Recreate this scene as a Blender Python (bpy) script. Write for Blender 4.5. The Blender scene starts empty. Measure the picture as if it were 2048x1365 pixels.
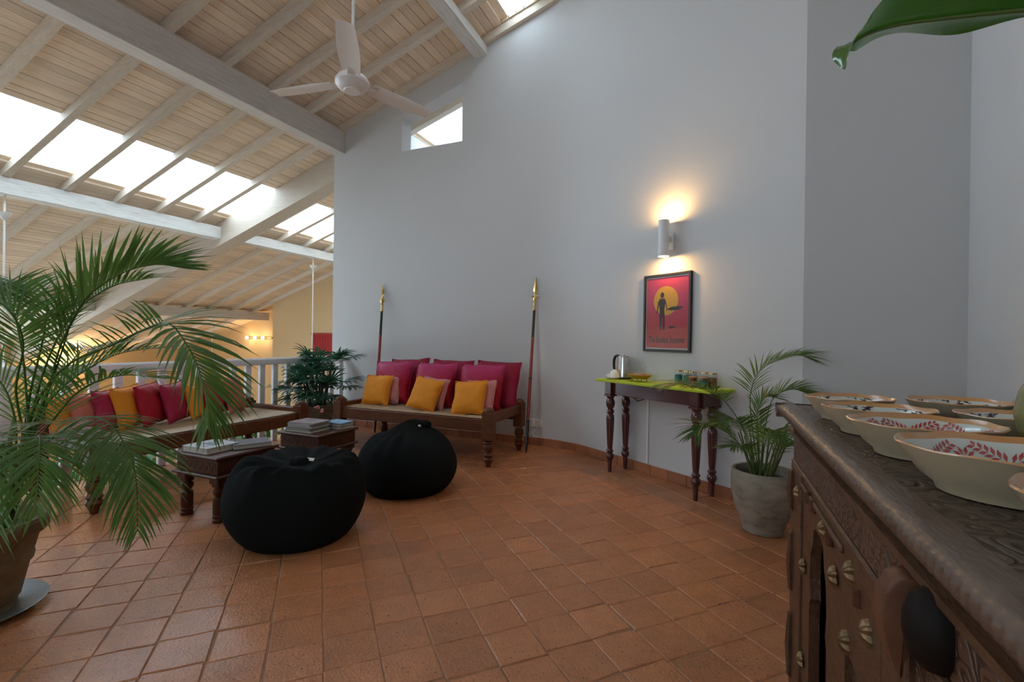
import bpy, bmesh, math, random
from mathutils import Vector, Matrix, noise
sc = bpy.context.scene
C = sc.collection
PI = math.pi
V = Vector
# ------------------------------------------------------------------ camera, sky, exposure
cam_d = bpy.data.cameras.new('camera'); cam = bpy.data.objects.new('camera', cam_d); C.objects.link(cam)
cam_d.sensor_width = 36; cam_d.lens = 940.8 * 36 / 2048; cam_d.clip_start = 0.03
R3 = Matrix(((0.91925309736153, -0.012770778298978566, 0.393459845743974),
             (0.3934505288597857, -0.003339561179791437, -0.9193397242973249),
             (0.013054667027098517, 0.9999128734808672, 0.001954767517332587)))
cam.matrix_world = Matrix.Translation((0, 0, 1.2)) @ R3.to_4x4()
sc.camera = cam
w = bpy.data.worlds.new('overcast_sky'); sc.world = w; w.use_nodes = True
bgn = w.node_tree.nodes['Background']; bgn.inputs[0].default_value = (0.70, 0.86, 1.0, 1); bgn.inputs[1].default_value = 6.5
sc.view_settings.view_transform = 'Standard'; sc.view_settings.look = 'None'
sc.view_settings.exposure = 0.27; sc.view_settings.gamma = 1.0; sc.view_settings.use_curve_mapping = False
cy = sc.cycles
cy.use_denoising = True; cy.max_bounces = 10; cy.diffuse_bounces = 6; cy.glossy_bounces = 4; cy.transmission_bounces = 8
cy.transparent_max_bounces = 12; cy.sample_clamp_indirect = 6.0; cy.caustics_reflective = False; cy.caustics_refractive = False
RS, RZ = 0.318, 5.658                      # the roof plane: z = RZ + RS * x
def roofz(x): return RZ + RS * x
RA = math.atan(RS); RC = math.cos(RA)
SKY = [(-7.6, -6.55, -2.4, 9.0), (-2.25, -1.93, -1.0, 5.0), (-4.2, -2.7, 5.95, 8.4)]   # roof lights x0,x1,y0,y1
for i, (x0, x1, y0, y1) in enumerate(SKY):  # portals: guide the sky's light through the roof lights
    ld = bpy.data.lights.new('sky_portal', 'AREA'); ld.shape = 'RECTANGLE'; ld.size = (x1-x0)/RC; ld.size_y = y1-y0
    ld.cycles.is_portal = True
    o = bpy.data.objects.new('sky_portal', ld); C.objects.link(o)
    xm = (x0+x1)/2; o.location = (xm, (y0+y1)/2, roofz(xm)+0.12); o.rotation_euler = (0, -RA, 0)
def point_light(name, loc, power, col, rad=0.03, typ='POINT'):
    ld = bpy.data.lights.new(name, typ); ld.energy = power; ld.color = col; ld.shadow_soft_size = rad
    o = bpy.data.objects.new(name, ld); o.location = loc; C.objects.link(o); return o
WARM = (1.0, 0.57, 0.19)
# ------------------------------------------------------------------ materials
MATS = {}
def mat(name, col, rough=0.5, metal=0.0, var=None, bump=None, stretch=(1, 1, 1), spec=0.5, rnd=0.0, sheen=0.0, coat=0.0, spots=None, trans=0.0, bumpd=0.01, emit=None, alpha=None, island=0.0, grad=None):
    if name in MATS: return MATS[name]
    m = bpy.data.materials.new(name); MATS[name] = m; m.use_nodes = True
    nt = m.node_tree; N = nt.nodes; L = nt.links; b = N['Principled BSDF']
    b.inputs['Roughness'].default_value = rough; b.inputs['Metallic'].default_value = metal
    b.inputs['Specular IOR Level'].default_value = spec
    b.inputs['Base Color'].default_value = (*col, 1)
    if sheen: b.inputs['Sheen Weight'].default_value = sheen; b.inputs['Sheen Roughness'].default_value = 0.4
    if coat: b.inputs['Coat Weight'].default_value = coat; b.inputs['Coat Roughness'].default_value = 0.15
    if trans: b.inputs['Transmission Weight'].default_value = trans
    if emit: b.inputs['Emission Color'].default_value = (*emit[0], 1); b.inputs['Emission Strength'].default_value = emit[1]
    tc = N.new('ShaderNodeTexCoord'); mp = N.new('ShaderNodeMapping'); mp.inputs['Scale'].default_value = stretch
    L.new(tc.outputs['Object'], mp.inputs[0])
    vec = mp.outputs[0]
    oi = None
    if rnd or var:
        oi = N.new('ShaderNodeObjectInfo')
        ad = N.new('ShaderNodeVectorMath'); ad.operation = 'MULTIPLY_ADD'
        cb = N.new('ShaderNodeCombineXYZ'); L.new(oi.outputs['Random'], cb.inputs[0]); L.new(oi.outputs['Random'], cb.inputs[1])
        ad.inputs[1].default_value = (37, 91, 0); L.new(cb.outputs[0], ad.inputs[0]); L.new(vec, ad.inputs[2]); vec = ad.outputs[0]
    cs = None
    if grad:                                   # vertical blend: colour 2 at local z0, colour 1 at z1
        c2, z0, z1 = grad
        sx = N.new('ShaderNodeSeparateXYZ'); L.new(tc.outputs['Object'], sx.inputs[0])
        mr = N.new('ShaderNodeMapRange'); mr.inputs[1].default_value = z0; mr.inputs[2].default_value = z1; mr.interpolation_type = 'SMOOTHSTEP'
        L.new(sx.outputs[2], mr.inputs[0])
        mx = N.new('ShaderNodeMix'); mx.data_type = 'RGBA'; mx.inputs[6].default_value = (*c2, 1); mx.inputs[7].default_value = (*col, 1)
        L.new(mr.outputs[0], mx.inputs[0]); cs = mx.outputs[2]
    if var:
        for (scale, amt, col2) in var:
            nz = N.new('ShaderNodeTexNoise'); nz.inputs['Scale'].default_value = scale; nz.inputs['Detail'].default_value = 6; nz.inputs['Roughness'].default_value = 0.62
            L.new(vec, nz.inputs['Vector'])
            rp = N.new('ShaderNodeMapRange'); rp.inputs[1].default_value = 0.35; rp.inputs[2].default_value = 0.7; rp.inputs[3].default_value = 0; rp.inputs[4].default_value = amt
            L.new(nz.outputs[0], rp.inputs[0])
            mx = N.new('ShaderNodeMix'); mx.data_type = 'RGBA'
            if cs is None: mx.inputs[6].default_value = (*col, 1)
            else: L.new(cs, mx.inputs[6])
            mx.inputs[7].default_value = (*col2, 1); L.new(rp.outputs[0], mx.inputs[0]); cs = mx.outputs[2]
    if spots:                                  # pits: (scale, threshold, colour)
        nz = N.new('ShaderNodeTexNoise'); nz.inputs['Scale'].default_value = spots[0]; nz.inputs['Detail'].default_value = 3; L.new(vec, nz.inputs['Vector'])
        rp = N.new('ShaderNodeMapRange'); rp.inputs[1].default_value = spots[1]; rp.inputs[2].default_value = spots[1]+0.05
        L.new(nz.outputs[0], rp.inputs[0])
        mx = N.new('ShaderNodeMix'); mx.data_type = 'RGBA'; mx.inputs[7].default_value = (*spots[2], 1)
        if cs is None: mx.inputs[6].default_value = (*col, 1)
        else: L.new(cs, mx.inputs[6])
        L.new(rp.outputs[0], mx.inputs[0]); cs = mx.outputs[2]
    if rnd or island:
        hs = N.new('ShaderNodeHueSaturation')
        ma = N.new('ShaderNodeMath'); ma.operation = 'MULTIPLY_ADD'; am = rnd or island
        ma.inputs[1].default_value = 2*am; ma.inputs[2].default_value = 1-am
        if island:
            g = N.new('ShaderNodeNewGeometry'); a2 = N.new('ShaderNodeMath'); a2.operation = 'ADD'
            if oi is None: oi = N.new('ShaderNodeObjectInfo')
            L.new(g.outputs['Random Per Island'], a2.inputs[0]); L.new(oi.outputs['Random'], a2.inputs[1])
            fr = N.new('ShaderNodeMath'); fr.operation = 'FRACT'; L.new(a2.outputs[0], fr.inputs[0]); L.new(fr.outputs[0], ma.inputs[0])
        else: L.new(oi.outputs['Random'], ma.inputs[0])
        L.new(ma.outputs[0], hs.inputs['Value'])
        if cs is None: hs.inputs['Color'].default_value = (*col, 1)
        else: L.new(cs, hs.inputs['Color'])
        cs = hs.outputs[0]
    if cs is not None: L.new(cs, b.inputs['Base Color'])
    if bump:
        last = None
        for (scale, st) in bump:
            nz = N.new('ShaderNodeTexNoise'); nz.inputs['Scale'].default_value = scale; nz.inputs['Detail'].default_value = 5; L.new(vec, nz.inputs['Vector'])
            bp = N.new('ShaderNodeBump'); bp.inputs['Strength'].default_value = st; bp.inputs['Distance'].default_value = bumpd
            L.new(nz.outputs[0], bp.inputs['Height'])
            if last: L.new(last, bp.inputs['Normal'])
            last = bp.outputs[0]
        L.new(last, b.inputs['Normal'])
    return m
white_wall = mat('white_wall_paint', (0.61, 0.605, 0.60), 0.75, var=[(1.2, 0.25, (0.575, 0.57, 0.565))], bump=[(6, 0.12), (60, 0.04)], spots=(2.2, 0.775, (0.6, 0.58, 0.55)))
yellow_wall = mat('yellow_wall_paint', (0.64, 0.47, 0.26), 0.8, var=[(0.9, 0.3, (0.58, 0.42, 0.23))], bump=[(8, 0.1)])
tilem = mat('terracotta_tile', (0.53, 0.180, 0.062), 0.36, var=[(5, 0.8, (0.46, 0.21, 0.088)), (1.6, 0.6, (0.33, 0.125, 0.054)), (16, 0.5, (0.62, 0.23, 0.085)), (9, 0.45, (0.30, 0.12, 0.054))], spots=(75, 0.645, (0.10, 0.045, 0.025)), bump=[(7, 0.5), (26, 0.4), (90, 0.5)], island=0.13, coat=0.15)
grout = mat('tile_grout', (0.38, 0.20, 0.105), 0.7, var=[(3, 0.8, (0.25, 0.125, 0.065)), (14, 0.6, (0.16, 0.085, 0.05))], bump=[(40, 0.5)])
skirt = mat('skirting_tile', (0.42, 0.15, 0.065), 0.45, var=[(9, 0.7, (0.27, 0.12, 0.06))], bump=[(20, 0.4)], island=0.2)
board = mat('limewashed_board', (0.84, 0.65, 0.47), 0.7, var=[(3.0, 0.75, (0.66, 0.45, 0.30)), (9, 0.55, (0.88, 0.80, 0.68))], stretch=(16, 1.0, 6), bump=[(6, 0.25)], rnd=0.10)
rafterm = mat('limewashed_rafter', (0.72, 0.62, 0.50), 0.65, var=[(3, 0.7, (0.56, 0.45, 0.35)), (10, 0.5, (0.80, 0.75, 0.68))], stretch=(1.0, 14, 14), bump=[(6, 0.25)], rnd=0.08)
purlinm = mat('whitewashed_beam', (0.66, 0.62, 0.57), 0.65, var=[(3, 0.7, (0.42, 0.37, 0.32)), (9, 0.6, (0.76, 0.75, 0.73))], stretch=(14, 0.9, 14), bump=[(6, 0.3)], rnd=0.05)
white_paint = mat('white_gloss_paint', (0.78, 0.78, 0.79), 0.35, var=[(4, 0.2, (0.7, 0.7, 0.71))])
fan_white = mat('fan_enamel', (0.80, 0.76, 0.71), 0.35, var=[(3, 0.2, (0.74, 0.70, 0.65))])
darkwood = mat('dark_polished_wood', (0.080, 0.026, 0.013), 0.36, var=[(4, 0.7, (0.04, 0.014, 0.008)), (11, 0.5, (0.12, 0.042, 0.020))], stretch=(3, 1, 1), bump=[(20, 0.15)], spec=0.3)
bedwood = mat('daybed_teak', (0.125, 0.040, 0.015), 0.4, var=[(3, 0.8, (0.065, 0.021, 0.009)), (9, 0.5, (0.18, 0.066, 0.027))], stretch=(1, 1, 5), bump=[(16, 0.2)], spec=0.28)
redwood = mat('maroon_stained_wood', (0.085, 0.022, 0.02), 0.25, var=[(4, 0.5, (0.06, 0.016, 0.015))], coat=0.3)
lime = mat('lime_green_paint', (0.46, 0.58, 0.01), 0.4, var=[(5, 0.35, (0.40, 0.52, 0.012))], bump=[(30, 0.05)])
orange_wood = mat('worn_orange_wood', (0.22, 0.085, 0.035), 0.4, var=[(8, 0.7, (0.12, 0.04, 0.02))])
chestwood = mat('old_carved_wood', (0.090, 0.040, 0.020), 0.38, var=[(5, 0.8, (0.045, 0.022, 0.013)), (14, 0.5, (0.14, 0.075, 0.042))], stretch=(4, 1, 3), bump=[(25, 0.35), (6, 0.15)], spec=0.25)
chesttop = mat('greyed_chest_edge', (0.115, 0.072, 0.052), 0.36, var=[(6, 0.8, (0.065, 0.04, 0.028)), (20, 0.5, (0.17, 0.11, 0.078))], stretch=(3, 1, 3), bump=[(30, 0.25)])
recess_red = mat('dark_red_recess', (0.09, 0.02, 0.012), 0.5, var=[(6, 0.6, (0.04, 0.01, 0.006))])  # dark red tone for the back of the arch recess
black_cloth = mat('black_bean_bag_cloth', (0.0075, 0.009, 0.009), 0.95, var=[(90, 0.6, (0.014, 0.016, 0.016))], stretch=(1, 1, 3), bump=[(7, 0.35), (220, 0.35)], spec=0.1, bumpd=0.02)
brass = mat('polished_brass', (0.80, 0.55, 0.22), 0.24, metal=1.0, var=[(12, 0.4, (0.6, 0.40, 0.15))])
oldbrass = mat('tarnished_brass', (0.26, 0.17, 0.085), 0.42, metal=0.85, var=[(30, 0.7, (0.09, 0.055, 0.03))])
steel = mat('brushed_steel', (0.62, 0.60, 0.57), 0.24, metal=1.0, bump=[(60, 0.03)], stretch=(1, 1, 0.1))
black_plastic = mat('black_plastic', (0.012, 0.012, 0.013), 0.35)
white_plastic = mat('white_plastic', (0.78, 0.77, 0.74), 0.4)
porcelain = mat('white_porcelain', (0.82, 0.82, 0.80), 0.15, coat=0.4)
terr_pot = mat('weathered_cement_pot', (0.22, 0.15, 0.085), 0.8, var=[(6, 0.7, (0.13, 0.085, 0.05)), (20, 0.5, (0.30, 0.22, 0.13))], bump=[(20, 0.4)])
grey_pot = mat('stained_grey_cement', (0.30, 0.27, 0.22), 0.7, var=[(5, 1.0, (0.085, 0.075, 0.06)), (12, 0.6, (0.42, 0.35, 0.25))], stretch=(1, 1, 1.8), bump=[(16, 0.25)])
soilm = mat('potting_soil', (0.03, 0.02, 0.013), 0.95, var=[(30, 0.6, (0.06, 0.04, 0.025))], bump=[(40, 0.8)])
def leafmat(name, c1, c2, c3=None, rough=0.36):
    m = mat(name, c1, rough, var=[(7, 0.7, c2)] + ([(2.5, 0.6, c3)] if c3 else []), rnd=0.16, spec=0.4)
    return see_light(m, 0.33)
def see_light(m, f):
    nt = m.node_tree; N = nt.nodes; L = nt.links; b = N['Principled BSDF']; out = [n for n in N if n.type == 'OUTPUT_MATERIAL'][0]
    t = N.new('ShaderNodeBsdfTranslucent'); mx = N.new('ShaderNodeMixShader'); mx.inputs[0].default_value = f
    lk = [l for l in L if l.to_socket == b.inputs['Base Color']][0].from_socket
    br = N.new('ShaderNodeHueSaturation'); br.inputs['Value'].default_value = 2.4; br.inputs['Hue'].default_value = 0.485; L.new(lk, br.inputs['Color']); L.new(br.outputs[0], t.inputs[0])
    L.new(b.outputs[0], mx.inputs[1]); L.new(t.outputs[0], mx.inputs[2]); L.new(mx.outputs[0], out.inputs[0]); return m
areca = leafmat('areca_leaf', (0.065, 0.16, 0.032), (0.032, 0.10, 0.026), (0.13, 0.20, 0.035))
areca_y = leafmat('yellowing_areca_leaf', (0.17, 0.22, 0.04), (0.09, 0.16, 0.035), (0.26, 0.22, 0.05))
rhapisl = leafmat('fan_palm_leaf', (0.024, 0.075, 0.042), (0.012, 0.045, 0.028))
glossleaf = mat('glossy_broad_leaf', (0.03, 0.13, 0.012), 0.16, var=[(3, 0.6, (0.02, 0.08, 0.008)), (12, 0.3, (0.05, 0.16, 0.02))], coat=0.3)
see_light(glossleaf, 0.25)
gardenl = leafmat('garden_leaf', (0.06, 0.19, 0.045), (0.025, 0.09, 0.02))
stemm = mat('palm_stem', (0.13, 0.16, 0.04), 0.5, var=[(12, 0.7, (0.07, 0.07, 0.025))])
canem = mat('dark_cane', (0.035, 0.028, 0.018), 0.8, var=[(25, 0.6, (0.07, 0.055, 0.03))])
crimson = mat('crimson_cushion', (0.30, 0.008, 0.036), 0.55, var=[(5, 0.4, (0.23, 0.006, 0.028))], bump=[(5, 0.4), (14, 0.2)], sheen=0.04, spec=0.25, bumpd=0.03)
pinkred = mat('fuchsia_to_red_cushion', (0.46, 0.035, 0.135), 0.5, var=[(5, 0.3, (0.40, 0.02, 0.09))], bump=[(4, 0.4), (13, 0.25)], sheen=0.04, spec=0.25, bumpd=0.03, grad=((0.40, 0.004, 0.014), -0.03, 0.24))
rosered = mat('rose_cushion', (0.40, 0.018, 0.06), 0.5, var=[(5, 0.4, (0.33, 0.010, 0.036))], bump=[(4, 0.4), (13, 0.25)], sheen=0.05, spec=0.25, bumpd=0.03)
redc = mat('scarlet_cushion', (0.42, 0.008, 0.022), 0.55, var=[(5, 0.3, (0.34, 0.006, 0.02))], bump=[(5, 0.4), (14, 0.2)], sheen=0.04, spec=0.25, bumpd=0.03)
yellowc = mat('mustard_cushion', (0.80, 0.285, 0.022), 0.65, var=[(5, 0.35, (0.72, 0.23, 0.016))], bump=[(5, 0.45), (15, 0.25)], sheen=0.03, spec=0.2, bumpd=0.03)
pinkc = mat('pale_pink_cushion', (0.62, 0.25, 0.23), 0.65, var=[(5, 0.35, (0.54, 0.19, 0.18))], bump=[(5, 0.45), (15, 0.25)], sheen=0.04, spec=0.25, bumpd=0.03)
salmonc = mat('salmon_cushion', (0.60, 0.17, 0.115), 0.6, var=[(5, 0.35, (0.52, 0.13, 0.09))], bump=[(5, 0.45), (15, 0.25)], sheen=0.04, spec=0.25, bumpd=0.03)
redcloth = mat('red_hanging_cloth', (0.40, 0.012, 0.014), 0.7, var=[(14, 0.7, (0.27, 0.008, 0.01)), (40, 0.25, (0.5, 0.08, 0.05))], bump=[(50, 0.4)])
creamglaze = mat('cream_stoneware', (0.42, 0.34, 0.22), 0.28, var=[(4, 0.5, (0.36, 0.28, 0.17)), (25, 0.25, (0.3, 0.22, 0.13))], coat=0.3)
whiteglaze = mat('pale_glaze', (0.60, 0.62, 0.56), 0.12, var=[(4, 0.3, (0.55, 0.56, 0.49))], coat=0.5)
rimglaze = mat('orange_rim_glaze', (0.55, 0.24, 0.075), 0.2, var=[(7, 0.8, (0.60, 0.36, 0.19)), (18, 0.4, (0.40, 0.15, 0.04))], coat=0.4)
redglaze = mat('red_painted_glaze', (0.42, 0.05, 0.05), 0.2, var=[(60, 0.6, (0.52, 0.16, 0.14))])
darkglaze = mat('dark_painted_glaze', (0.06, 0.025, 0.03), 0.2)
greenglaze = mat('mottled_green_glaze', (0.20, 0.20, 0.07), 0.2, var=[(14, 0.8, (0.45, 0.30, 0.10)), (30, 0.4, (0.08, 0.13, 0.07))], coat=0.5)
paper = mat('book_pages', (0.62, 0.57, 0.48), 0.8, var=[(3, 0.6, (0.42, 0.38, 0.31))], stretch=(1, 1, 120))
# cane weave
def weave(name, c1, c2, pitch):
    m = bpy.data.materials.new(name); m.use_nodes = True; nt = m.node_tree; N = nt.nodes; L = nt.links; b = N['Principled BSDF']
    tc = N.new('ShaderNodeTexCoord'); s = N.new('ShaderNodeSeparateXYZ'); L.new(tc.outputs['Object'], s.inputs[0])
    def sn(a, k, ph=0):
        t = N.new('ShaderNodeMath'); t.operation = 'MULTIPLY'; t.inputs[1].default_value = k; L.new(a, t.inputs[0])
        u = N.new('ShaderNodeMath'); u.operation = 'SINE'; L.new(t.outputs[0], u.inputs[0]); return u.outputs[0]
    def op(o, a, b_):
        t = N.new('ShaderNodeMath'); t.operation = o; L.new(a, t.inputs[0])
        if isinstance(b_, (int, float)): t.inputs[1].default_value = b_
        else: L.new(b_, t.inputs[1])
        return t.outputs[0]
    k = PI/pitch
    dp = op('ADD', s.outputs[0], s.outputs[1]); dm = op('SUBTRACT', s.outputs[0], s.outputs[1])
    h = op('ADD', op('ABSOLUTE', sn(dp, k*0.7), 0), op('ABSOLUTE', sn(dm, k*0.7), 0))
    h2 = op('MULTIPLY', sn(s.outputs[0], k), sn(s.outputs[1], k))
    hh = op('MULTIPLY_ADD', h2, 0.35); hh.node.inputs[2].default_value = 0; L.new(h, hh.node.inputs[2])
    rp = N.new('ShaderNodeMapRange'); rp.inputs[1].default_value = 0.15; rp.inputs[2].default_value = 1.1; L.new(hh, rp.inputs[0])
    mx = N.new('ShaderNodeMix'); mx.data_type = 'RGBA'; mx.inputs[6].default_value = (*c2, 1); mx.inputs[7].default_value = (*c1, 1); L.new(rp.outputs[0], mx.inputs[0])
    L.new(mx.outputs[2], b.inputs['Base Color'])
    bp = N.new('ShaderNodeBump'); bp.inputs['Strength'].default_value = 0.6; bp.inputs['Distance'].default_value = 0.004; L.new(hh, bp.inputs['Height']); L.new(bp.outputs[0], b.inputs['Normal'])
    b.inputs['Roughness'].default_value = 0.55; return m
canew = weave('woven_cane', (0.50, 0.37, 0.22), (0.14, 0.085, 0.045), 0.014)
# translucent roof-light sheet
def sheet_mat():
    m = bpy.data.materials.new('translucent_sheet'); m.use_nodes = True; nt = m.node_tree; N = nt.nodes; L = nt.links
    for n in list(N):
        if n.type != 'OUTPUT_MATERIAL': N.remove(n)
    out = [n for n in N if n.type == 'OUTPUT_MATERIAL'][0]
    t = N.new('ShaderNodeBsdfTransparent'); t.inputs[0].default_value = (0.95, 0.98, 1, 1)
    d = N.new('ShaderNodeBsdfTranslucent'); d.inputs[0].default_value = (0.92, 0.96, 0.98, 1)
    tc = N.new('ShaderNodeTexCoord'); nz = N.new('ShaderNodeTexNoise'); nz.inputs['Scale'].default_value = 5; mp = N.new('ShaderNodeMapping'); mp.inputs['Scale'].default_value = (1, 14, 1)
    L.new(tc.outputs['Object'], mp.inputs[0]); L.new(mp.outputs[0], nz.inputs['Vector'])
    r = N.new('ShaderNodeMapRange'); r.inputs[3].default_value = 0.25; r.inputs[4].default_value = 0.65; L.new(nz.outputs[0], r.inputs[0])
    mx = N.new('ShaderNodeMixShader'); L.new(r.outputs[0], mx.inputs[0]); L.new(t.outputs[0], mx.inputs[1]); L.new(d.outputs[0], mx.inputs[2]); L.new(mx.outputs[0], out.inputs[0]); return m
sheetm = sheet_mat()
def glass_mat(name, col, rough=0.02, mixf=0.25):
    """thin clear glass: mostly see-through with a glossy film"""
    m = bpy.data.materials.new(name); m.use_nodes = True; nt = m.node_tree; N = nt.nodes; L = nt.links
    for n in list(N):
        if n.type != 'OUTPUT_MATERIAL': N.remove(n)
    out = [n for n in N if n.type == 'OUTPUT_MATERIAL'][0]
    t = N.new('ShaderNodeBsdfTransparent'); t.inputs[0].default_value = (*col, 1)
    g = N.new('ShaderNodeBsdfGlossy'); g.inputs[1].default_value = rough
    lw = N.new('ShaderNodeLayerWeight'); lw.inputs[0].default_value = 0.5; pw_ = N.new('ShaderNodeMath'); pw_.operation = 'POWER'; pw_.inputs[1].default_value = 4; L.new(lw.outputs['Facing'], pw_.inputs[0]); fr = N.new('ShaderNodeMath'); fr.operation = 'MULTIPLY_ADD'; fr.inputs[1].default_value = 0.8; fr.inputs[2].default_value = 0.018; L.new(pw_.outputs[0], fr.inputs[0])
    mx = N.new('ShaderNodeMixShader'); L.new(fr.outputs[0], mx.inputs[0]); L.new(t.outputs[0], mx.inputs[1]); L.new(g.outputs[0], mx.inputs[2]); L.new(mx.outputs[0], out.inputs[0]); return m
clear_glass = glass_mat('clear_glass', (0.93, 0.95, 0.94))
def emit_mat(name, col, s):
    m = bpy.data.materials.new(name); m.use_nodes = True; b = m.node_tree.nodes['Principled BSDF']
    b.inputs['Emission Color'].default_value = (*col, 1); b.inputs['Emission Strength'].default_value = s; b.inputs['Base Color'].default_value = (0.9, 0.9, 0.9, 1); return m
bulbm = emit_mat('lit_bulb', (1.0, 0.82, 0.56), 6)
lampdisc = emit_mat('lit_lamp', (1.0, 0.72, 0.38), 30)
# ------------------------------------------------------------------ mesh helpers
class M:
    def __init__(s): s.b = bmesh.new()
    def box(s, c, d, bev=0.0, rot=None, mi=0):
        r = bmesh.ops.create_cube(s.b, size=1)
        vs = r['verts']
        for v in vs: v.co = V((v.co.x*d[0], v.co.y*d[1], v.co.z*d[2]))
        if bev:
            es = list({e for v in vs for e in v.link_edges})
            q = bmesh.ops.bevel(s.b, geom=es, offset=bev, segments=1, affect='EDGES', profile=0.5)
            vs = list({v for f in q['faces'] for v in f.verts} | {v for v in vs if v.is_valid})
        m = Matrix.Translation(c)
        if rot is not None: m = m @ (rot if isinstance(rot, Matrix) else Matrix.Rotation(rot, 4, 'Z'))
        bmesh.ops.transform(s.b, matrix=m, verts=vs)
        if mi:
            for f in {f for v in vs for f in v.link_faces}: f.material_index = mi
        return vs
    def grid(s, pts, closed_u=False, closed_v=False, mi=0):
        """pts[i][j] -> quads"""
        vv = [[s.b.verts.new(p) for p in row] for row in pts]
        nu, nv = len(vv), len(vv[0]); fs = []
        for i in range(nu if closed_u else nu-1):
            for j in range(nv if closed_v else nv-1):
                q = (vv[i][j], vv[(i+1) % nu][j], vv[(i+1) % nu][(j+1) % nv], vv[i][(j+1) % nv])
                q2 = []
                for k in q:
                    if k not in q2: q2.append(k)
                if len(q2) > 2:
                    f = s.b.faces.new(q2); f.material_index = mi(i, j) if callable(mi) else mi; fs.append(f)
        return vv
    def cap(s, ring, mi=0, flip=False):
        f = s.b.faces.new(list(reversed(ring)) if flip else ring); f.material_index = mi; return f
    def lathe(s, prof, c=(0, 0, 0), seg=20, caps=True, mi=0, fr=None, axis=None):
        """prof: list of (r, z); fr(theta, k) optional radius factor"""
        rows = []
        for k, (r, z) in enumerate(prof):
            row = []
            for j in range(seg):
                t = 2*PI*j/seg; rr = r*(fr(t, k) if fr else 1)
                p = V((rr*math.cos(t), rr*math.sin(t), z))
                if axis is not None: p = axis @ p
                row.append(p + V(c))
            rows.append(row)
        vv = s.grid(rows, False, True, mi)
        if caps:
            s.cap(vv[0], mi, True); s.cap(vv[-1], mi)
        return vv
    def tube(s, pts, rad, seg=8, caps=True, mi=0):
        pts = [V(p) for p in pts]; n = len(pts); rows = []; up = V((0, 0, 1))
        prev = None
        for i in range(n):
            t = (pts[min(i+1, n-1)] - pts[max(i-1, 0)]).normalized()
            if prev is None:
                a = t.cross(up)
                if a.length < 0.05: a = t.cross(V((1, 0, 0)))
            else: a = prev - t*prev.dot(t)
            a.normalize(); prev = a; b = t.cross(a)
            r = rad[i] if hasattr(rad, '__len__') else rad
            rows.append([pts[i] + a*(r*math.cos(2*PI*j/seg)) + b*(r*math.sin(2*PI*j/seg)) for j in range(seg)])
        vv = s.grid(rows, False, True, mi)
        if caps: s.cap(vv[0], mi, True); s.cap(vv[-1], mi)
    def prism(s, poly, h, mtx=None, mi=0):
        """poly in xy, thickness h along +z, then mtx"""
        a = [s.b.verts.new((x, y, 0)) for x, y in poly]; b = [s.b.verts.new((x, y, h)) for x, y in poly]; n = len(poly)
        fs = [s.b.faces.new(list(reversed(a))), s.b.faces.new(b)]
        for i in range(n): fs.append(s.b.faces.new((a[i], a[(i+1) % n], b[(i+1) % n], b[i])))
        for f in fs: f.material_index = mi
        if mtx is not None: bmesh.ops.transform(s.b, matrix=mtx, verts=a+b)
    def mesh(s, name, smooth=35):
        bmesh.ops.recalc_face_normals(s.b, faces=s.b.faces)
        me = bpy.data.meshes.new(name); s.b.to_mesh(me); s.b.free()
        if smooth is not None:
            me.shade_smooth(); me.set_sharp_from_angle(angle=math.radians(smooth))
        return me
def link(name, me, m=None, parent=None, loc=(0, 0, 0), rot=(0, 0, 0)):
    if m is not None and not me.materials:
        for x in (m if isinstance(m, (list, tuple)) else [m]): me.materials.append(x)
    o = bpy.data.objects.new(name, me); C.objects.link(o); o.location = loc; o.rotation_euler = rot
    if parent: o.parent = parent
    return o
def obj(name, mb, m, parent=None, loc=(0, 0, 0), rot=(0, 0, 0), smooth=35):
    return link(name, mb.mesh(name, smooth), m, parent, loc, rot)
def tag(o, label=None, cat=None, group=None, kind=None):
    if label: o['label'] = label
    if cat: o['category'] = cat
    if group: o['group'] = group
    if kind: o['kind'] = kind
    return o
def thing(name, label, cat, loc=(0, 0, 0), rz=0, group=None):
    o = bpy.data.objects.new(name, None); C.objects.link(o); o.location = loc; o.rotation_euler = (0, 0, rz); o.empty_display_size = 0.05
    return tag(o, label, cat, group)
def copy_tree(o, parent=None):
    c = o.copy(); C.objects.link(c)
    if parent: c.parent = parent
    for ch in list(o.children): copy_tree(ch, c)
    return c
def struct(name, mb, m, smooth=35, loc=(0, 0, 0)):
    return tag(obj(name, mb, m, None, loc, smooth=smooth), kind='structure')
rng = random.Random(7)
# ------------------------------------------------------------------ structure: floor
FX0, FX1, FY0, FY1 = -4.76, 1.41, -2.5, 5.10
b = M(); b.box(((FX0+FX1)/2, (FY0+5.3)/2, -0.1035), (FX1-FX0, 5.3-FY0, 0.2))
floor = struct('floor', b, grout)
ta = math.radians(-45.5); TA = V((math.sin(ta), math.cos(ta))); TN = V((math.cos(ta), -math.sin(ta)))
def tile_mesh(seed):
    r = random.Random(seed); m = M(); hs = 0.0982
    def sq(h, z, j): return [V((sx*h + r.uniform(-j, j), sy*h + r.uniform(-j, j), z + r.uniform(-0.001, 0.001))) for sx, sy in ((-1, -1), (0.02, -1), (1, -1), (1, 1), (-0.02, 1), (-1, 1))]
    a = sq(hs, -0.03, 0.0032); c_ = [v + V((0, 0, 0.0262)) for v in a]; d = [V((v.x*0.955, v.y*0.955, r.uniform(-0.001, 0.001))) for v in a]
    vv = m.grid([a, c_, d], False, True); m.cap(vv[2])
    return m.mesh('tile', 20)
tmeshes = [tile_mesh(i) for i in range(10)]
for me in tmeshes: me.materials.append(tilem)
cells = []
cosy, siny = math.cos(math.radians(23.17)), math.sin(math.radians(23.17))
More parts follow.
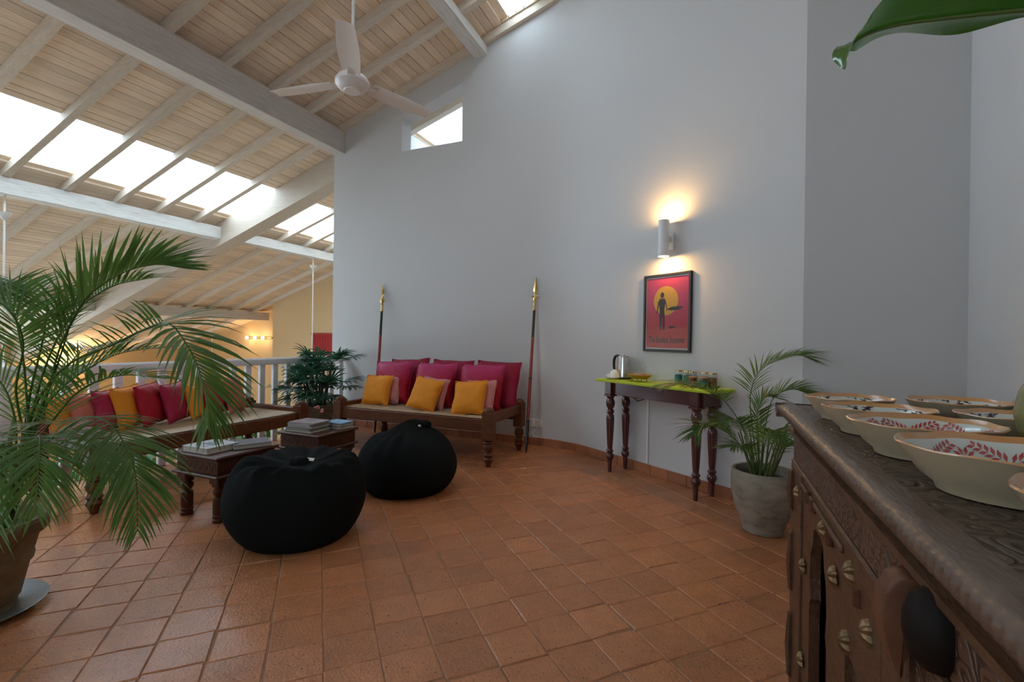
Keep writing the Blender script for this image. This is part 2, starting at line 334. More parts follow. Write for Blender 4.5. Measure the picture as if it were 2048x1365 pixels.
for i in range(-30, 40):
    for j in range(-30, 60):
        p = TN*(0.03+0.1+0.2*i) + TA*(0.012+0.1+0.2*j + 0.012*math.sin(i*1.7))
        if FX0+0.0 < p.x < FX1 and FY0 < p.y < 5.2: 
            d = p.y*cosy - p.x*siny; lat = p.x*cosy + p.y*siny
            cells.append((p, d, lat))
def in_wall(p):   # behind the diagonal wall or the niche wall
    if p.x > 0.555: return p.y > 3.75
    return (p.y - 4.95)*1.855 + 1.26*(p.x+1.3) > 0.1 and p.x > -1.5
vis = [c for c in cells if c[1] > 1.35 and abs(c[2]) < c[1]*1.12+0.1 and not in_wall(c[0]) and not (c[0].x > 0.3 and c[0].y < 1.9) and c[0].x > FX0+0.15]
vis.sort(key=lambda c: c[1]**2 + c[2]**2)
near = vis[:300]; nearset = {id(c) for c in near}
for k, (p, d, lat) in enumerate(near):
    o = link('tile', tmeshes[rng.randrange(10)], None, floor, (p.x, p.y, rng.uniform(-0.0008, 0.0008)), (rng.uniform(-0.004, 0.004), rng.uniform(-0.004, 0.004), -ta + rng.choice((0, PI)) + rng.uniform(-0.012, 0.012)))
b = M()
for c in cells:
    if id(c) in nearset or in_wall(c[0]): continue
    p = c[0]; m4 = Matrix.Translation((p.x, p.y, rng.uniform(-0.0008, 0.0008))) @ Matrix.Rotation(-ta+rng.uniform(-0.012, 0.012), 4, 'Z')
    src = tmeshes[rng.randrange(10)]
    vs = [b.b.verts.new(m4 @ v.co) for v in src.vertices]
    for f in src.polygons: b.b.faces.new([vs[q] for q in f.vertices])
bmesh.ops.bisect_plane(b.b, geom=b.b.verts[:]+b.b.edges[:]+b.b.faces[:], plane_co=(FX0+0.005, 0, 0), plane_no=(-1, 0, 0), clear_outer=True)
tag(obj('tile_field', b, tilem, floor, smooth=20), 'further terracotta tiles of the same floor', kind='stuff')
# walls
WY = 5.08; WX0 = -4.92
W0 = V((-1.3, 4.95)); W1 = V((0.555, 3.69)); E = (W1-W0).normalized(); NW = V((E.y, -E.x)); NW = NW if NW.y < 0 else -NW   # NW points into the room
def wall_poly(m, pts, thick, mi=0):
    """vertical wall along a plan polyline; each pt (x,y), top follows roof; thickness away from the room"""

WXR = -1.95
b = M()      # wall_back with the small high window (x -3.78..-2.88, z 3.65..sloped), 0.2 thick
xs = [WX0, -3.78, -2.88, WXR]
def q4(p): b.b.faces.new([b.b.verts.new(x) for x in p])
wt = 0.2
for yy, fl in ((WY, 0), (WY+wt, 1)):
    f = lambda x, z: V((x, yy, z))
    q4([f(xs[0], -0.2), f(xs[1], -0.2), f(xs[1], roofz(xs[1])), f(xs[0], roofz(xs[0]))])
    q4([f(xs[1], -0.2), f(xs[2], -0.2), f(xs[2], 3.65), f(xs[1], 3.65)])
    q4([f(xs[1], 4.07), f(xs[2], 4.365), f(xs[2], roofz(xs[2])), f(xs[1], roofz(xs[1]))])
    q4([f(xs[2], -0.2), f(xs[3], -0.2), f(xs[3], roofz(xs[3])), f(xs[2], roofz(xs[2]))])
y0, y1 = WY, WY+wt
q4([V((xs[1], y0, 3.65)), V((xs[2], y0, 3.65)), V((xs[2], y1, 3.65)), V((xs[1], y1, 3.65))])
q4([V((xs[1], y0, 4.07)), V((xs[2], y0, 4.365)), V((xs[2], y1, 4.365)), V((xs[1], y1, 4.07))])
q4([V((xs[1], y0, 3.65)), V((xs[1], y1, 3.65)), V((xs[1], y1, 4.07)), V((xs[1], y0, 4.07))])
q4([V((xs[2], y0, 3.65)), V((xs[2], y1, 3.65)), V((xs[2], y1, 4.365)), V((xs[2], y0, 4.365))])
q4([V((WX0, y0, -0.2)), V((WX0, y1, -0.2)), V((WX0, y1, roofz(WX0))), V((WX0, y0, roofz(WX0)))])
bmesh.ops.remove_doubles(b.b, verts=b.b.verts, dist=1e-4)
struct('wall_back', b, white_wall)
def curve_wall(name, plan, z0, m, topoff=0.06, thick=0.2):
    """wall along plan points (room on the right-hand side of travel is the outside), closed solid"""
    b = M(); n = len(plan); inner = [V(p) for p in plan]; outer = []
    for i, p in enumerate(inner):
        t = (inner[min(i+1, n-1)] - inner[max(i-1, 0)]).normalized(); nn = V((-t.y, t.x)); outer.append(p + nn*thick)
    ring = inner + outer[::-1]
    lo = [b.b.verts.new((p.x, p.y, z0)) for p in ring]; hi = [b.b.verts.new((p.x, p.y, roofz(p.x)+topoff)) for p in ring]
    k = len(ring)
    for i in range(k): b.b.faces.new((lo[i], lo[(i+1) % k], hi[(i+1) % k], hi[i]))
    for i in range(n-1):
        b.b.faces.new((hi[i], hi[i+1], hi[k-2-i], hi[k-1-i])); b.b.faces.new((lo[i], lo[i+1], lo[k-2-i], lo[k-1-i]))
    return struct(name, b, m)
# diagonal wall with the rounded joint to the back wall
curve = [V((-1.95, 5.08)), V((-1.75, 5.078)), V((-1.55, 5.045)), V((-1.38, 4.985)), V((-1.235, 4.905))]
diag = curve + [W0 + E*0.35, W0 + E*1.0, W0 + E*1.7, W1]
curve_wall('wall_right', diag, -0.2, white_wall)
curve_wall('wall_niche', [W1, V((1.0, 3.69)), V((1.43, 3.69))], -0.2, white_wall)
curve_wall('wall_side', [V((1.41, 3.8)), V((1.41, 1.0)), V((1.41, -2.5))], -0.2, white_wall)
b = M()                                                   # rear wall, behind the camera, with a window opening added to brighten the room
QX0, QX1, QZ0, QZ1 = -2.7, -0.9, 0.95, 2.25
def rear(poly): b.prism(poly, 0.2, Matrix.Translation((0, -2.5, 0)) @ Matrix.Rotation(PI/2, 4, 'X'))
rear([(-15.2, -3.2), (QX0, -3.2), (QX0, roofz(QX0)+0.06), (-15.2, roofz(-15.2)+0.06)])
rear([(QX1, -3.2), (1.6, -3.2), (1.6, roofz(1.6)+0.06), (QX1, roofz(QX1)+0.06)])
rear([(QX0, -3.2), (QX1, -3.2), (QX1, QZ0), (QX0, QZ0)])
rear([(QX0, QZ1), (QX1, QZ1), (QX1, roofz(QX1)+0.06), (QX0, roofz(QX0)+0.06)])
struct('wall_rear', b, white_wall)
b = M()
for xx in (QX0+0.03, (QX0+QX1)/2, QX1-0.03): b.box((xx, -2.6, (QZ0+QZ1)/2), (0.06, 0.06, QZ1-QZ0))
for zz in (QZ0+0.03, QZ1-0.03): b.box(((QX0+QX1)/2, -2.6, zz), (QX1-QX0, 0.06, 0.06))
struct('window_4', b, white_paint)  # frame of the added rear window, out of view
ld = bpy.data.lights.new('sky_portal', 'AREA'); ld.shape = 'RECTANGLE'; ld.size = QX1-QX0; ld.size_y = QZ1-QZ0; ld.cycles.is_portal = True
o = bpy.data.objects.new('sky_portal', ld); C.objects.link(o); o.location = ((QX0+QX1)/2, -2.72, (QZ0+QZ1)/2); o.rotation_euler = (PI/2, 0, PI)
# the double-height hall beyond the balustrade
curve_wall('wall_hall', [V((-10.9, 9.1)), V((-8, 9.1)), V((-4.4, 9.1))], -3.2, yellow_wall, thick=0.66)
curve_wall('wall_hall_recess', [V((-15.2, 9.75)), V((-13, 9.75)), V((-10.7, 9.75))], -3.2, yellow_wall)
b = M()                                                   # hall side wall with the wide garden opening near the rear
for c_, d in (((-15.1, 7.25, -1.05), (0.2, 5.5, 4.3)), ((-15.1, -2.45, -1.05), (0.2, 0.5, 4.3)), ((-15.1, 1.15, -2.7), (0.2, 6.7, 1.0)), ((-15.1, 1.15, 0.92), (0.2, 6.7, 0.36))): b.box(c_, d)
struct('wall_hall_side', b, yellow_wall)
ld = bpy.data.lights.new('sky_portal', 'AREA'); ld.shape = 'RECTANGLE'; ld.size = 2.94; ld.size_y = 6.7; ld.cycles.is_portal = True
o = bpy.data.objects.new('sky_portal', ld); C.objects.link(o); o.location = (-15.22, 1.15, -0.73); o.rotation_euler = (0, -PI/2, 0)
curve_wall('wall_store', [V((-4.45, 9.3)), V((-4.45, 7)), V((-4.45, 5.2))], -3.2, white_wall)
b = M(); b.box((-9.9, 3.6, -3.1), (10.6, 12.6, 0.2)); struct('floor_hall', b, mat('hall_floor', (0.55, 0.47, 0.36), 0.5, var=[(2, 0.5, (0.48, 0.40, 0.30))]))
b = M(); b.box((FX0-0.02, 1.3, -1.6), (0.04, 7.6, 3.0)); struct('wall_under_landing', b, white_wall)
b = M(); b.box((-1.5, 7.2, -0.1), (6.0, 3.8, 0.2)); struct('floor_store', b, grout)
b = M(); b.box((1.4, 7.3, 2.9), (0.2, 4.0, 6.4)); struct('wall_store_side', b, white_wall)
b = M(); b.box((-1.5, 9.1, 2.5), (6.0, 0.2, 6.6)); struct('wall_store_end', b, white_wall)
# skirting: one tile after another
def skirting(name, plan):
    root = tag(bpy.data.objects.new(name, None), kind='structure'); C.objects.link(root)
    pts = [V(p) for p in plan]
    dense = []
    for i in range(len(pts)-1):
        n = max(1, int((pts[i+1]-pts[i]).length/0.01))
        for k in range(n): dense.append(pts[i].lerp(pts[i+1], k/n))
    dense.append(pts[-1]); step = 20; k = 0; r = random.Random(3)
    while k < len(dense)-2:
        j = min(k+step+r.randrange(-1, 2), len(dense)-1); a, c_ = dense[k], dense[j]; t = (c_-a); L_ = t.length; t.normalize(); nn = V((t.y, -t.x))
        if L_ > 0.03:
            m = M(); m.box((0, 0, 0.04), (L_-0.004, 0.024, 0.088+r.uniform(-0.003, 0.003)), 0.003)
            mid = (a+c_)/2
            obj('tile', m, skirt, root, (mid.x+nn.x*0.008, mid.y+nn.y*0.008, 0.002), (0, 0, math.atan2(t.y, t.x)+r.uniform(-0.01, 0.01)))
        k = j
    return root
skirting('baseboard_back', [V((WX0+0.25, WY)), V((-1.95, 5.08))])
skirting('baseboard_right', diag)
skirting('baseboard_niche', [W1, V((1.4, 3.69))])
# ------------------------------------------------------------------ roof
def slope_box(m, x0, x1, y0, y1, zo0, zo1):
    """solid between roof offsets zo0..zo1 along the slope"""
    co = [V((x, y, roofz(x)+z)) for z in (zo0, zo1) for x, y in ((x0, y0), (x1, y0), (x1, y1), (x0, y1))]
    vs = [m.b.verts.new(c_) for c_ in co]
    for f in ((0, 3, 2, 1), (4, 5, 6, 7), (0, 1, 5, 4), (1, 2, 6, 5), (2, 3, 7, 6), (3, 0, 4, 7)): m.b.faces.new([vs[i] for i in f])
b = M()
RX0, RX1, RY0, RY1 = -15.3, 1.7, -2.7, 9.9
def roof_strip(x0, x1, y0, y1): slope_box(b, x0, x1, y0, y1, 0.03, 0.09)
roof_strip(RX0, -7.6, RY0, RY1)
roof_strip(-7.6, -6.55, 9.0, RY1); roof_strip(-7.6, -6.55, RY0, -2.4)
roof_strip(-6.55, -4.2, RY0, RY1)
roof_strip(-4.2, -2.7, RY0, 5.95); roof_strip(-4.2, -2.7, 8.4, RY1)
roof_strip(-2.7, -2.25, RY0, RY1)
roof_strip(-2.25, -1.93, 5.0, RY1); roof_strip(-2.25, -1.93, RY0, -1.0)
roof_strip(-1.93, RX1, RY0, RY1)
ceiling = struct('ceiling', b, board, smooth=None)
bw = 0.1*RC
x = -15.1; k = 0; stuffb = M()
while x < RX1-0.05:
    x2 = x + bw*rng.uniform(0.93, 1.0); xm = (x+x2)/2
    spans = [(RY0, RY1)]
    for (a0, a1, c0, c1) in SKY:
        if x2 > a0+0.004 and x < a1-0.004:
            ns = []
            for s0, s1 in spans:
                if c0 > s0: ns.append((s0, min(c0, s1)))
                if c1 < s1: ns.append((max(c1, s0), s1))
            spans = [s_ for s_ in ns if s_[1]-s_[0] > 0.05]
    for (s0, s1) in spans:
        if s1 - s0 < 0.4 and s0 < 0: continue
        far = xm < -12.3 or xm > -0.6
        m = stuffb if far else M()
        gp = rng.choice((0.001, 0.001, 0.002, 0.003))
        if far: slope_box(m, x+gp, x2-gp, s0, s1, 0.0, 0.03)
        else:
            slope_box(m, x+gp-xm, x2-gp-xm, s0, s1, -RZ, -RZ+0.028)
            obj('board', m, board, ceiling, (xm, 0, roofz(xm)+rng.uniform(0, 0.003)), smooth=None)
    x += bw
tag(obj('board_field', stuffb, board, ceiling, smooth=None), kind='stuff')
# rafters
rys = [-2.05, -1.45, -0.85, -0.25, 0.35, 0.95, 1.55, 2.15, 2.745, 3.325, 3.9, 4.44, 5.02, 6.1, 6.66, 7.26, 7.83, 8.44, 9.03]
for y in rys:
    lo = -12.2 if y < 9.05 else -12
    segs = [(-15, -4.3), (-4.3, 1.6)] if y < 5.05 else [(-15, -4.5)]
    m = M(); slope_box(m, segs[0][0], segs[-1][1], y, y+0.075, -0.10, -0.002)
    bmesh.ops.translate(m.b, verts=m.b.verts, vec=(0, -y, 0)); obj('rafter', m, rafterm, ceiling, (0, y, 0), smooth=None)
for y in (5.75, 6.9): 
    m = M(); slope_box(m, -4.4, 1.3, y, y+0.1, -0.10, -0.002); obj('rafter', m, rafterm, ceiling, smooth=None)
m = M(); slope_box(m, -15, -4.5, 5.46, 5.72, -0.40, -0.004); obj('principal_rafter', m, mat('pale_rafter', (0.60, 0.52, 0.43), 0.6, var=[(3, 0.6, (0.50, 0.41, 0.32))], stretch=(1, 12, 12), bump=[(6, 0.2)]), ceiling, smooth=None)
def purlin(x0, x1, y0, y1, zt, zb):
    m = M(); m.box(((x0+x1)/2, (y0+y1)/2, (zt+zb)/2), (x1-x0, y1-y0, zt-zb), 0.006); obj('purlin', m, purlinm, ceiling, smooth=None)
purlin(-2.72, -2.55, -2.5, 5.13, roofz(-2.55)-0.10, 4.63)
purlin(-4.93, -4.73, -2.5, 5.12, roofz(-4.73)-0.09, 3.755)
purlin(-8.0, -7.8, -2.5, 5.46, roofz(-7.8)-0.10, 2.87); purlin(-8.0, -7.8, 5.72, 9.12, roofz(-7.8)-0.10, 2.90)
purlin(-11.78, -11.58, -2.5, 5.46, roofz(-11.58)-0.09, 1.68); purlin(-11.78, -11.58, 5.72, 9.55, roofz(-11.58)-0.09, 1.66)
for i, (x0, x1, y0, y1) in enumerate(SKY):
    ny = int((y1-y0)/0.0125); nx = 4; rows = []
    m = M(); xa = x0-0.06; xb = x1+0.06
    for a in range(nx+1):
        xx = xa+(xb-xa)*a/nx
        rows.append([V((xx, y0+(y1-y0)*k_/ny, roofz(xx)+0.045+0.014*math.cos(2*PI*(y0+(y1-y0)*k_/ny)/0.075))) for k_ in range(ny+1)])
    m.grid(rows); o = obj('window_%d' % (i+1), m, sheetm); tag(o, kind='structure')
# ------------------------------------------------------------------ balustrade
rail = thing('balustrade', 'white painted wooden balustrade along the edge of the landing behind the long daybed', 'railing', (-4.67, 1.3, 0))
m = M(); rows = []
prof = [(-0.04, 0.885), (-0.043, 0.91), (-0.04, 0.945), (-0.02, 0.960), (0.02, 0.960), (0.04, 0.945), (0.043, 0.91), (0.04, 0.885)]
m.grid([[V((x, y, z)) for x, z in prof] for y in (-3.75, 3.80)], False, True); m.b.faces.new([v for v in m.b.verts][:8]); m.b.faces.new([v for v in m.b.verts][8:])
obj('handrail', m, white_paint, rail)
mb_ = M(); mb_.box((0, 0, 0.443), (0.042, 0.066, 0.887), 0.006); bal = mb_.mesh('baluster')
k = 0; y = 4.98
while y > -2.4:
    link('baluster', bal, white_paint, rail, (0, y-1.3+rng.uniform(-0.004, 0.004), 0)); y -= 0.174
# ------------------------------------------------------------------ daybeds
def turned_leg(m, c, ztop, post, spin):
    """square post on top of a turned leg with a waisted vase foot, standing on z=0"""
    x, y = c; pb = ztop-post
    m.box((x, y, pb+post*0.5-0.01), (0.105, 0.105, post-0.06), 0.006)
    m.lathe([(0.052, ztop-0.045), (0.055, ztop-0.035), (0.05, ztop-0.02), (0.04, ztop-0.008), (0.02, ztop)], (x, y, 0), 10)
    p = [(0.0, 0.0), (0.022, 0.002), (0.026, 0.02), (0.034, 0.045), (0.046, 0.062), (0.05, 0.075), (0.044, 0.088), (0.036, 0.095), (0.046, 0.108), (0.05, 0.116), (0.040, 0.126), (0.030, 0.14)]
    h = pb - 0.14
    q = [(0.030, 0), (0.040, 0.16), (0.050, 0.42), (0.052, 0.6), (0.046, 0.76), (0.034, 0.82), (0.046, 0.87), (0.05, 0.92), (0.045, 1.0)]
    m.lathe(p + [(r, 0.14+h*t) for r, t in q], (x, y, 0), 16, caps=True)
def daybed(name, label, x0, x1, y0, y1, seat, group, long_x, side_rails):
    cx, cy_ = (x0+x1)/2, (y0+y1)/2
    t = thing(name, label, 'daybed', (cx, cy_, 0), 0, group)
    hx, hy = (x1-x0)/2, (y1-y0)/2; ins = 0.05
    for sx in (-1, 1):
        for sy in (-1, 1):
            m = M(); turned_leg(m, (0, 0), seat+0.115, 0.32, 0); obj('leg', m, bedwood, t, (sx*(hx-ins), sy*(hy-ins), 0))
    for sy in (-1, 1):
        m = M(); m.box((0, 0, 0), (2*hx-0.19, 0.055, 0.115 if long_x else 0.095), 0.008)
        obj('rail', m, bedwood, t, (0, sy*(hy-ins), seat-0.055 if long_x else seat+0.005))
    for sx in (-1, 1):
        m = M(); m.box((0, 0, 0), (0.055, 2*hy-0.19, 0.095 if long_x else 0.115), 0.008)
        obj('rail', m, bedwood, t, (sx*(hx-ins), 0, seat+0.005 if long_x else seat-0.055))
    m = M(); n = 10; rows = []                              # woven seat, sagging a little
    for i in range(n+1):
        rows.append([V(((hx-0.045)*(2*i/n-1), (hy-0.045)*(2*j/n-1), 0.004-0.012*(1-(2*i/n-1)**2)*(1-(2*j/n-1)**2))) for j in range(n+1)])
    m.grid(rows); m.grid([[p - V((0, 0, 0.012)) for p in r] for r in rows])
    obj('cane_seat', m, canew, t, (0, 0, seat+0.004))
    return t
daybed('daybed', 'dark wooden daybed against the white wall, big red and small mustard cushions on it', -3.79, -1.885, 3.94, 4.80, 0.445, 'turned leg cane daybeds', True, True)
daybed('daybed', 'longer-looking dark wooden daybed with cane seat along the white balustrade behind the large palm', -4.60, -3.75, 1.75, 3.56, 0.445, 'turned leg cane daybeds', False, True)
# ------------------------------------------------------------------ cushions
def cushion_mesh(wd, ht, th, seed, pinch=0.06):
    """upright cushion in the xz plane, centred, front at -y"""
    r = random.Random(seed); n = 14; m = M(); off = V((r.uniform(0, 50), r.uniform(0, 50), 0)); front = []; back = []
    for i in range(n+1):
        fr, bk = [], []
        for j in range(n+1):
            u, v = 2*i/n-1, 2*j/n-1
            ex = 1 - pinch*(1-v*v)*abs(u)**3; ez = 1 - pinch*(1-u*u)*abs(v)**3
            p = ((1-abs(u)**2.6)*(1-abs(v)**2.6))**0.5 if abs(u) < 1 and abs(v) < 1 else 0
            wr = noise.noise(V((u*2.1, v*2.6, 0))+off)*0.16 + noise.noise(V((u*5, v*6, 3))+off)*0.06
            y = th/2*p*(1+wr)
            sag = 0.05*(v-1)*abs(u)*0
            x, z = u*wd/2*ex, v*ht/2*ez
            x += 0.012*noise.noise(V((v*2, seed, 0.3))); z += 0.012*noise.noise(V((u*2, seed, 7.3)))
            fr.append(V((x, -y, z))); bk.append(V((x, y, z)))
        front.append(fr); back.append(bk)
    m.grid(front); m.grid(back); bmesh.ops.remove_doubles(m.b, verts=m.b.verts, dist=1e-5)
    edge = [front[i][0] for i in range(n)] + [front[n][j] for j in range(n)] + [front[i][n] for i in range(n, 0, -1)] + [front[0][j] for j in range(n, 0, -1)]
    return m, edge
def cushion(label, material, wd, ht, th, loc, yaw, lean, roll, seed, group):
    """loc = middle of the bottom edge; lean back angle; yaw about z; roll in its own plane"""
    m, edge = cushion_mesh(wd, ht, th, seed)
    o = obj('cushion', m, material, smooth=80); tag(o, label, 'cushion', group)
    up = Matrix.Rotation(yaw, 4, 'Z') @ Matrix.Rotation(-lean, 4, 'X') @ Matrix.Rotation(roll, 4, 'Y')
    o.matrix_world = Matrix.Translation(loc) @ up @ Matrix.Translation((0, 0, ht/2))
    mp = M(); mp.tube(edge + edge[:1], 0.0045, 5, False); p = obj('piping', mp, material, o, smooth=80)
    return o
SZ = 0.452
g1 = 'cushions on the daybed by the wall'
for k, (x, r, nm) in enumerate(((-3.40, -0.05, 'left'), (-2.83, 0.0, 'middle'), (-2.25, 0.01, 'right'))):
    cushion('dark crimson cushion at the back, behind the %s large fuchsia cushion by the white wall' % nm, crimson, 0.54, 0.54, 0.15, (x+0.03, 4.62+0.02*k, SZ), 0.02, 0.36, r, 11+k, g1)
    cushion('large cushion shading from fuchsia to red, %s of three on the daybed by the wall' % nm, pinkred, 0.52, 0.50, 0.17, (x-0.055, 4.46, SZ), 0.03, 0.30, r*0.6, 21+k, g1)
for k, (x, y, yw, r, nm) in enumerate(((-3.515, 4.27, 0.05, -0.03, 'left'), (-2.85, 4.19, 0.0, 0.15, 'middle'), (-2.26, 4.15, 0.02, -0.06, 'right'))):
    cushion('small pale pink cushion half hidden behind the %s mustard cushion on the wall daybed' % nm, pinkc, 0.34, 0.34, 0.10, (x+0.062-0.02*(k == 1), y+0.115, SZ), yw+0.03, 0.33, r*0.6, 31+k, g1)
    cushion('small square mustard yellow cushion, %s of three on the wall daybed' % nm, yellowc, 0.36, 0.35, 0.12, (x, y, SZ), yw, 0.40, r, 41+k, g1)
g2 = 'cushions along the balustrade daybed'
row = [  # y, material, label, roll, size
    (1.775, crimson, 'crimson cushion at the palm end of the balustrade row, mostly behind fronds', 0.0, 0.28),
    (1.885, yellowc, 'mustard cushion second in the balustrade row, seen through palm fronds', 0.03, 0.34),
    (2.035, salmonc, 'salmon pink cushion between a mustard and a rose cushion near the palm', 0.0, 0.34),
    (2.175, rosered, 'dark rose cushion left of the tufted mustard cushion on the balustrade daybed', 0.02, 0.36),
    (2.32, yellowc, 'tufted mustard cushion left of the scarlet cushion on the balustrade daybed', -0.06, 0.38),
    (2.485, redc, 'bright scarlet cushion in the middle of the balustrade row', -0.08, 0.39),
    (2.68, rosered, 'rose red cushion right of the scarlet one on the balustrade daybed', -0.07, 0.38),
    (2.86, yellowc, 'mustard cushion mostly hidden by a hanging palm leaf on the balustrade daybed', 0.05, 0.34),
    (3.04, rosered, 'tilted rose red cushion next to the last salmon one of the balustrade row', -0.12, 0.40),
    (3.225, salmonc, 'salmon pink cushion at the far right end of the balustrade row', 0.05, 0.39)]
for k, (y, mt, lb, r, s_) in enumerate(row):
    cushion(lb, mt, s_*0.88, s_*0.90, 0.115, (-4.33, y, SZ), PI/2+0.52+0.05*(k % 2), 0.22, r*0.8, 51+k, g2)
# ------------------------------------------------------------------ low carved tables
def low_table(label, x0, y0, sx, sy, ht, group, legkind):
    t = thing('low_table', label, 'table', (x0+sx/2, y0+sy/2, 0), 0, group)
    m = M(); m.box((0, 0, ht-0.011), (sx, sy, 0.022), 0.007); obj('table_top', m, darkwood, t)
    m = M(); m.box((0, 0, ht-0.022-0.05), (sx-0.045, sy-0.045, 0.1), 0.003)
    for s_ in (-1, 1):                                   # carved relief in bands round the box
        n = 14
        for i in range(n):
            u = -0.5+(i+0.5)/n
            m.box((u*(sx-0.07), s_*(sy/2-0.0225), ht-0.07), (0.019, 0.006, 0.05), 0.0025, Matrix.Rotation(0.5*(-1)**i, 4, 'Y'))
            m.box((s_*(sx/2-0.0225), u*(sy-0.07), ht-0.07), (0.006, 0.019, 0.05), 0.0025, Matrix.Rotation(0.5*(-1)**i, 4, 'X'))
    obj('apron', m, darkwood, t)
    m = M(); m.box((0, 0, ht-0.131), (sx, sy, 0.02), 0.007); obj('lower_moulding', m, darkwood, t)
    top = ht-0.142
    for a in (-1, 1):
        for c_ in (-1, 1):
            m = M(); m.box((0, 0, top-0.02), (0.085, 0.085, 0.04), 0.006); m.box((0, 0, top-0.05), (0.065, 0.065, 0.025), 0.008)
            z = top-0.06
            if legkind:
                p = [(0.038, 0), (0.038, 0.02), (0.033, 0.026), (0.038, 0.034), (0.038, 0.045), (0.034, 0.05), (0.037, 0.06), (0.037, z-0.085), (0.034, z-0.07), (0.024, z-0.062), (0.037, z-0.04), (0.039, z-0.028), (0.034, z-0.012), (0.022, z-0.003), (0.028, z+0.005)]
            else:
                p = [(0.03, 0), (0.034, 0.02), (0.026, 0.03), (0.036, 0.055), (0.026, 0.085), (0.032, 0.10), (0.026, 0.11), (0.042, 0.15), (0.042, 0.165), (0.024, 0.19), (0.036, z-0.02), (0.03, z+0.005)]
            m.lathe(p, (0, 0, 0), 14); obj('leg', m, darkwood, t, (a*(sx/2-0.065), c_*(sy/2-0.065), 0))
    return t
low_table('dark carved low table nearest the front, two books on it, beside the large palm', -3.31, 1.99, 0.45, 0.47, 0.43, 'dark carved low tables', 1)
low_table('dark carved low table behind the bean bags carrying a stack of magazines', -3.30, 2.80, 0.46, 0.46, 0.425, 'dark carved low tables', 0)
covers = {}
def book(name, label, wd, dp, th, loc, rz, cov, cat='book', group=None, print_=None):
    t = thing(name, label, cat, loc, rz, group)
    m = M(); m.box((0, 0, th/2), (wd-0.008, dp-0.008, th-0.004), 0.001); obj('pages', m, paper, t)
    m = M(); m.box((0, 0, th-0.0015), (wd, dp, 0.003), 0.0008); m.box((0, 0, 0.0015), (wd, dp, 0.003), 0.0008); m.box((-wd/2+0.001, 0, th/2), (0.003, dp, th), 0.0008)
    obj('cover', m, cov, t)
    if print_:
        m = M(); r = random.Random(len(label))
        for (x, y, a, c_) in print_: m.box((x*wd, y*dp, th+0.0002), (a*wd, c_*dp, 0.0006))
        obj('cover_print', m, mat('dark_blue_print', (0.06, 0.10, 0.15), 0.6), t)
    return t
pale = mat('pale_grey_cover', (0.45, 0.46, 0.50), 0.45, var=[(9, 0.5, (0.33, 0.36, 0.42))])
dkcov = mat('slate_cloth_cover', (0.10, 0.095, 0.115), 0.6, var=[(30, 0.4, (0.07, 0.065, 0.08))])
glossc = mat('printed_magazine_cover', (0.40, 0.38, 0.38), 0.3, var=[(16, 0.95, (0.05, 0.03, 0.035)), (11, 0.6, (0.33, 0.08, 0.10))])
bluec = mat('sky_blue_cover', (0.10, 0.36, 0.62), 0.35, var=[(18, 0.5, (0.55, 0.62, 0.66))])
greyc = mat('grey_cover', (0.22, 0.215, 0.21), 0.5, var=[(12, 0.5, (0.30, 0.29, 0.27))])
darkc = mat('charcoal_cover', (0.06, 0.06, 0.062), 0.5)
gb = 'books on the front low table'; gm = 'magazines and books on the rear low table'
TZ = 0.4305
book('book', 'thick book with pale printed cover on the front low table', 0.25, 0.23, 0.038, (-3.13, 2.14, TZ), 0.0, pale, 'book', gb, [(-0.18+0.1*i, 0.02+0.05*((i*7) % 3-1), 0.055, 0.30+0.08*(i % 3)) for i in range(5)] + [(0.02, -0.30, 0.5, 0.03)])
book('book', 'slate grey cloth bound book behind the pale one on the front low table', 0.20, 0.24, 0.03, (-3.0, 2.335, TZ), -0.5, dkcov, 'book', gb)
z = 0.4255
stack = [(0.27, 0.22, 0.020, greyc, 'hardback with grey cover lying lowest in the magazine stack'),
         (0.26, 0.215, 0.014, darkc, 'thin charcoal magazine second from the bottom of the stack'),
         (0.26, 0.21, 0.016, greyc, 'grey magazine in the middle of the stack on the rear low table'),
         (0.25, 0.21, 0.012, pale, 'pale magazine just under the glossy top one of the stack'),
         (0.26, 0.21, 0.012, glossc, 'glossy magazine with dark picture cover on top of the stack')]
for k, (a, c_, th, cv, lb) in enumerate(stack):
    book('magazine', lb, a, c_, th, (-3.105+0.006*(-1)**k, 2.945+0.004*k, z), 0.02*(-1)**k+0.04*(k == 4), cv, 'magazine', gm); z += th+0.0005
z = 0.4255
for k, (th, cv, lb) in enumerate(((0.022, greyc, 'beige edged paperback at the bottom of the short stack behind the magazines'), (0.020, darkc, 'dark paperback in the middle of the short stack behind the magazines'), (0.012, bluec, 'sky blue magazine on top of the short stack behind the magazines'))):
    book('book', lb, 0.20, 0.15, th, (-2.965, 3.15, z), -0.1+0.05*k, cv, 'book', gm); z += th+0.0005
# small bud vase with pink flowers behind the stack
t = thing('bud_vase', 'tiny glass bud vase with pink flowers behind the magazine stack', 'vase', (-3.18, 3.14, 0.4255))
m = M(); m.lathe([(0.022, 0), (0.026, 0.02), (0.024, 0.05), (0.012, 0.075), (0.014, 0.09)], seg=14); obj('glass', m, clear_glass, t)
for k in range(5):
    a = k*1.3; p = V((0.03*math.cos(a), 0.03*math.sin(a), 0.12+0.012*k))
    m = M(); m.tube([(0, 0, 0.03), p*0.6+V((0, 0, 0.03)), p], 0.0015, 5); obj('stem', m, stemm, t)
    m = M(); m.lathe([(0.004, -0.008), (0.012, 0), (0.014, 0.008), (0.006, 0.012)], p, 8, fr=lambda t_, k_: 1+0.25*math.cos(5*t_)); obj('flower', m, pinkc, t)
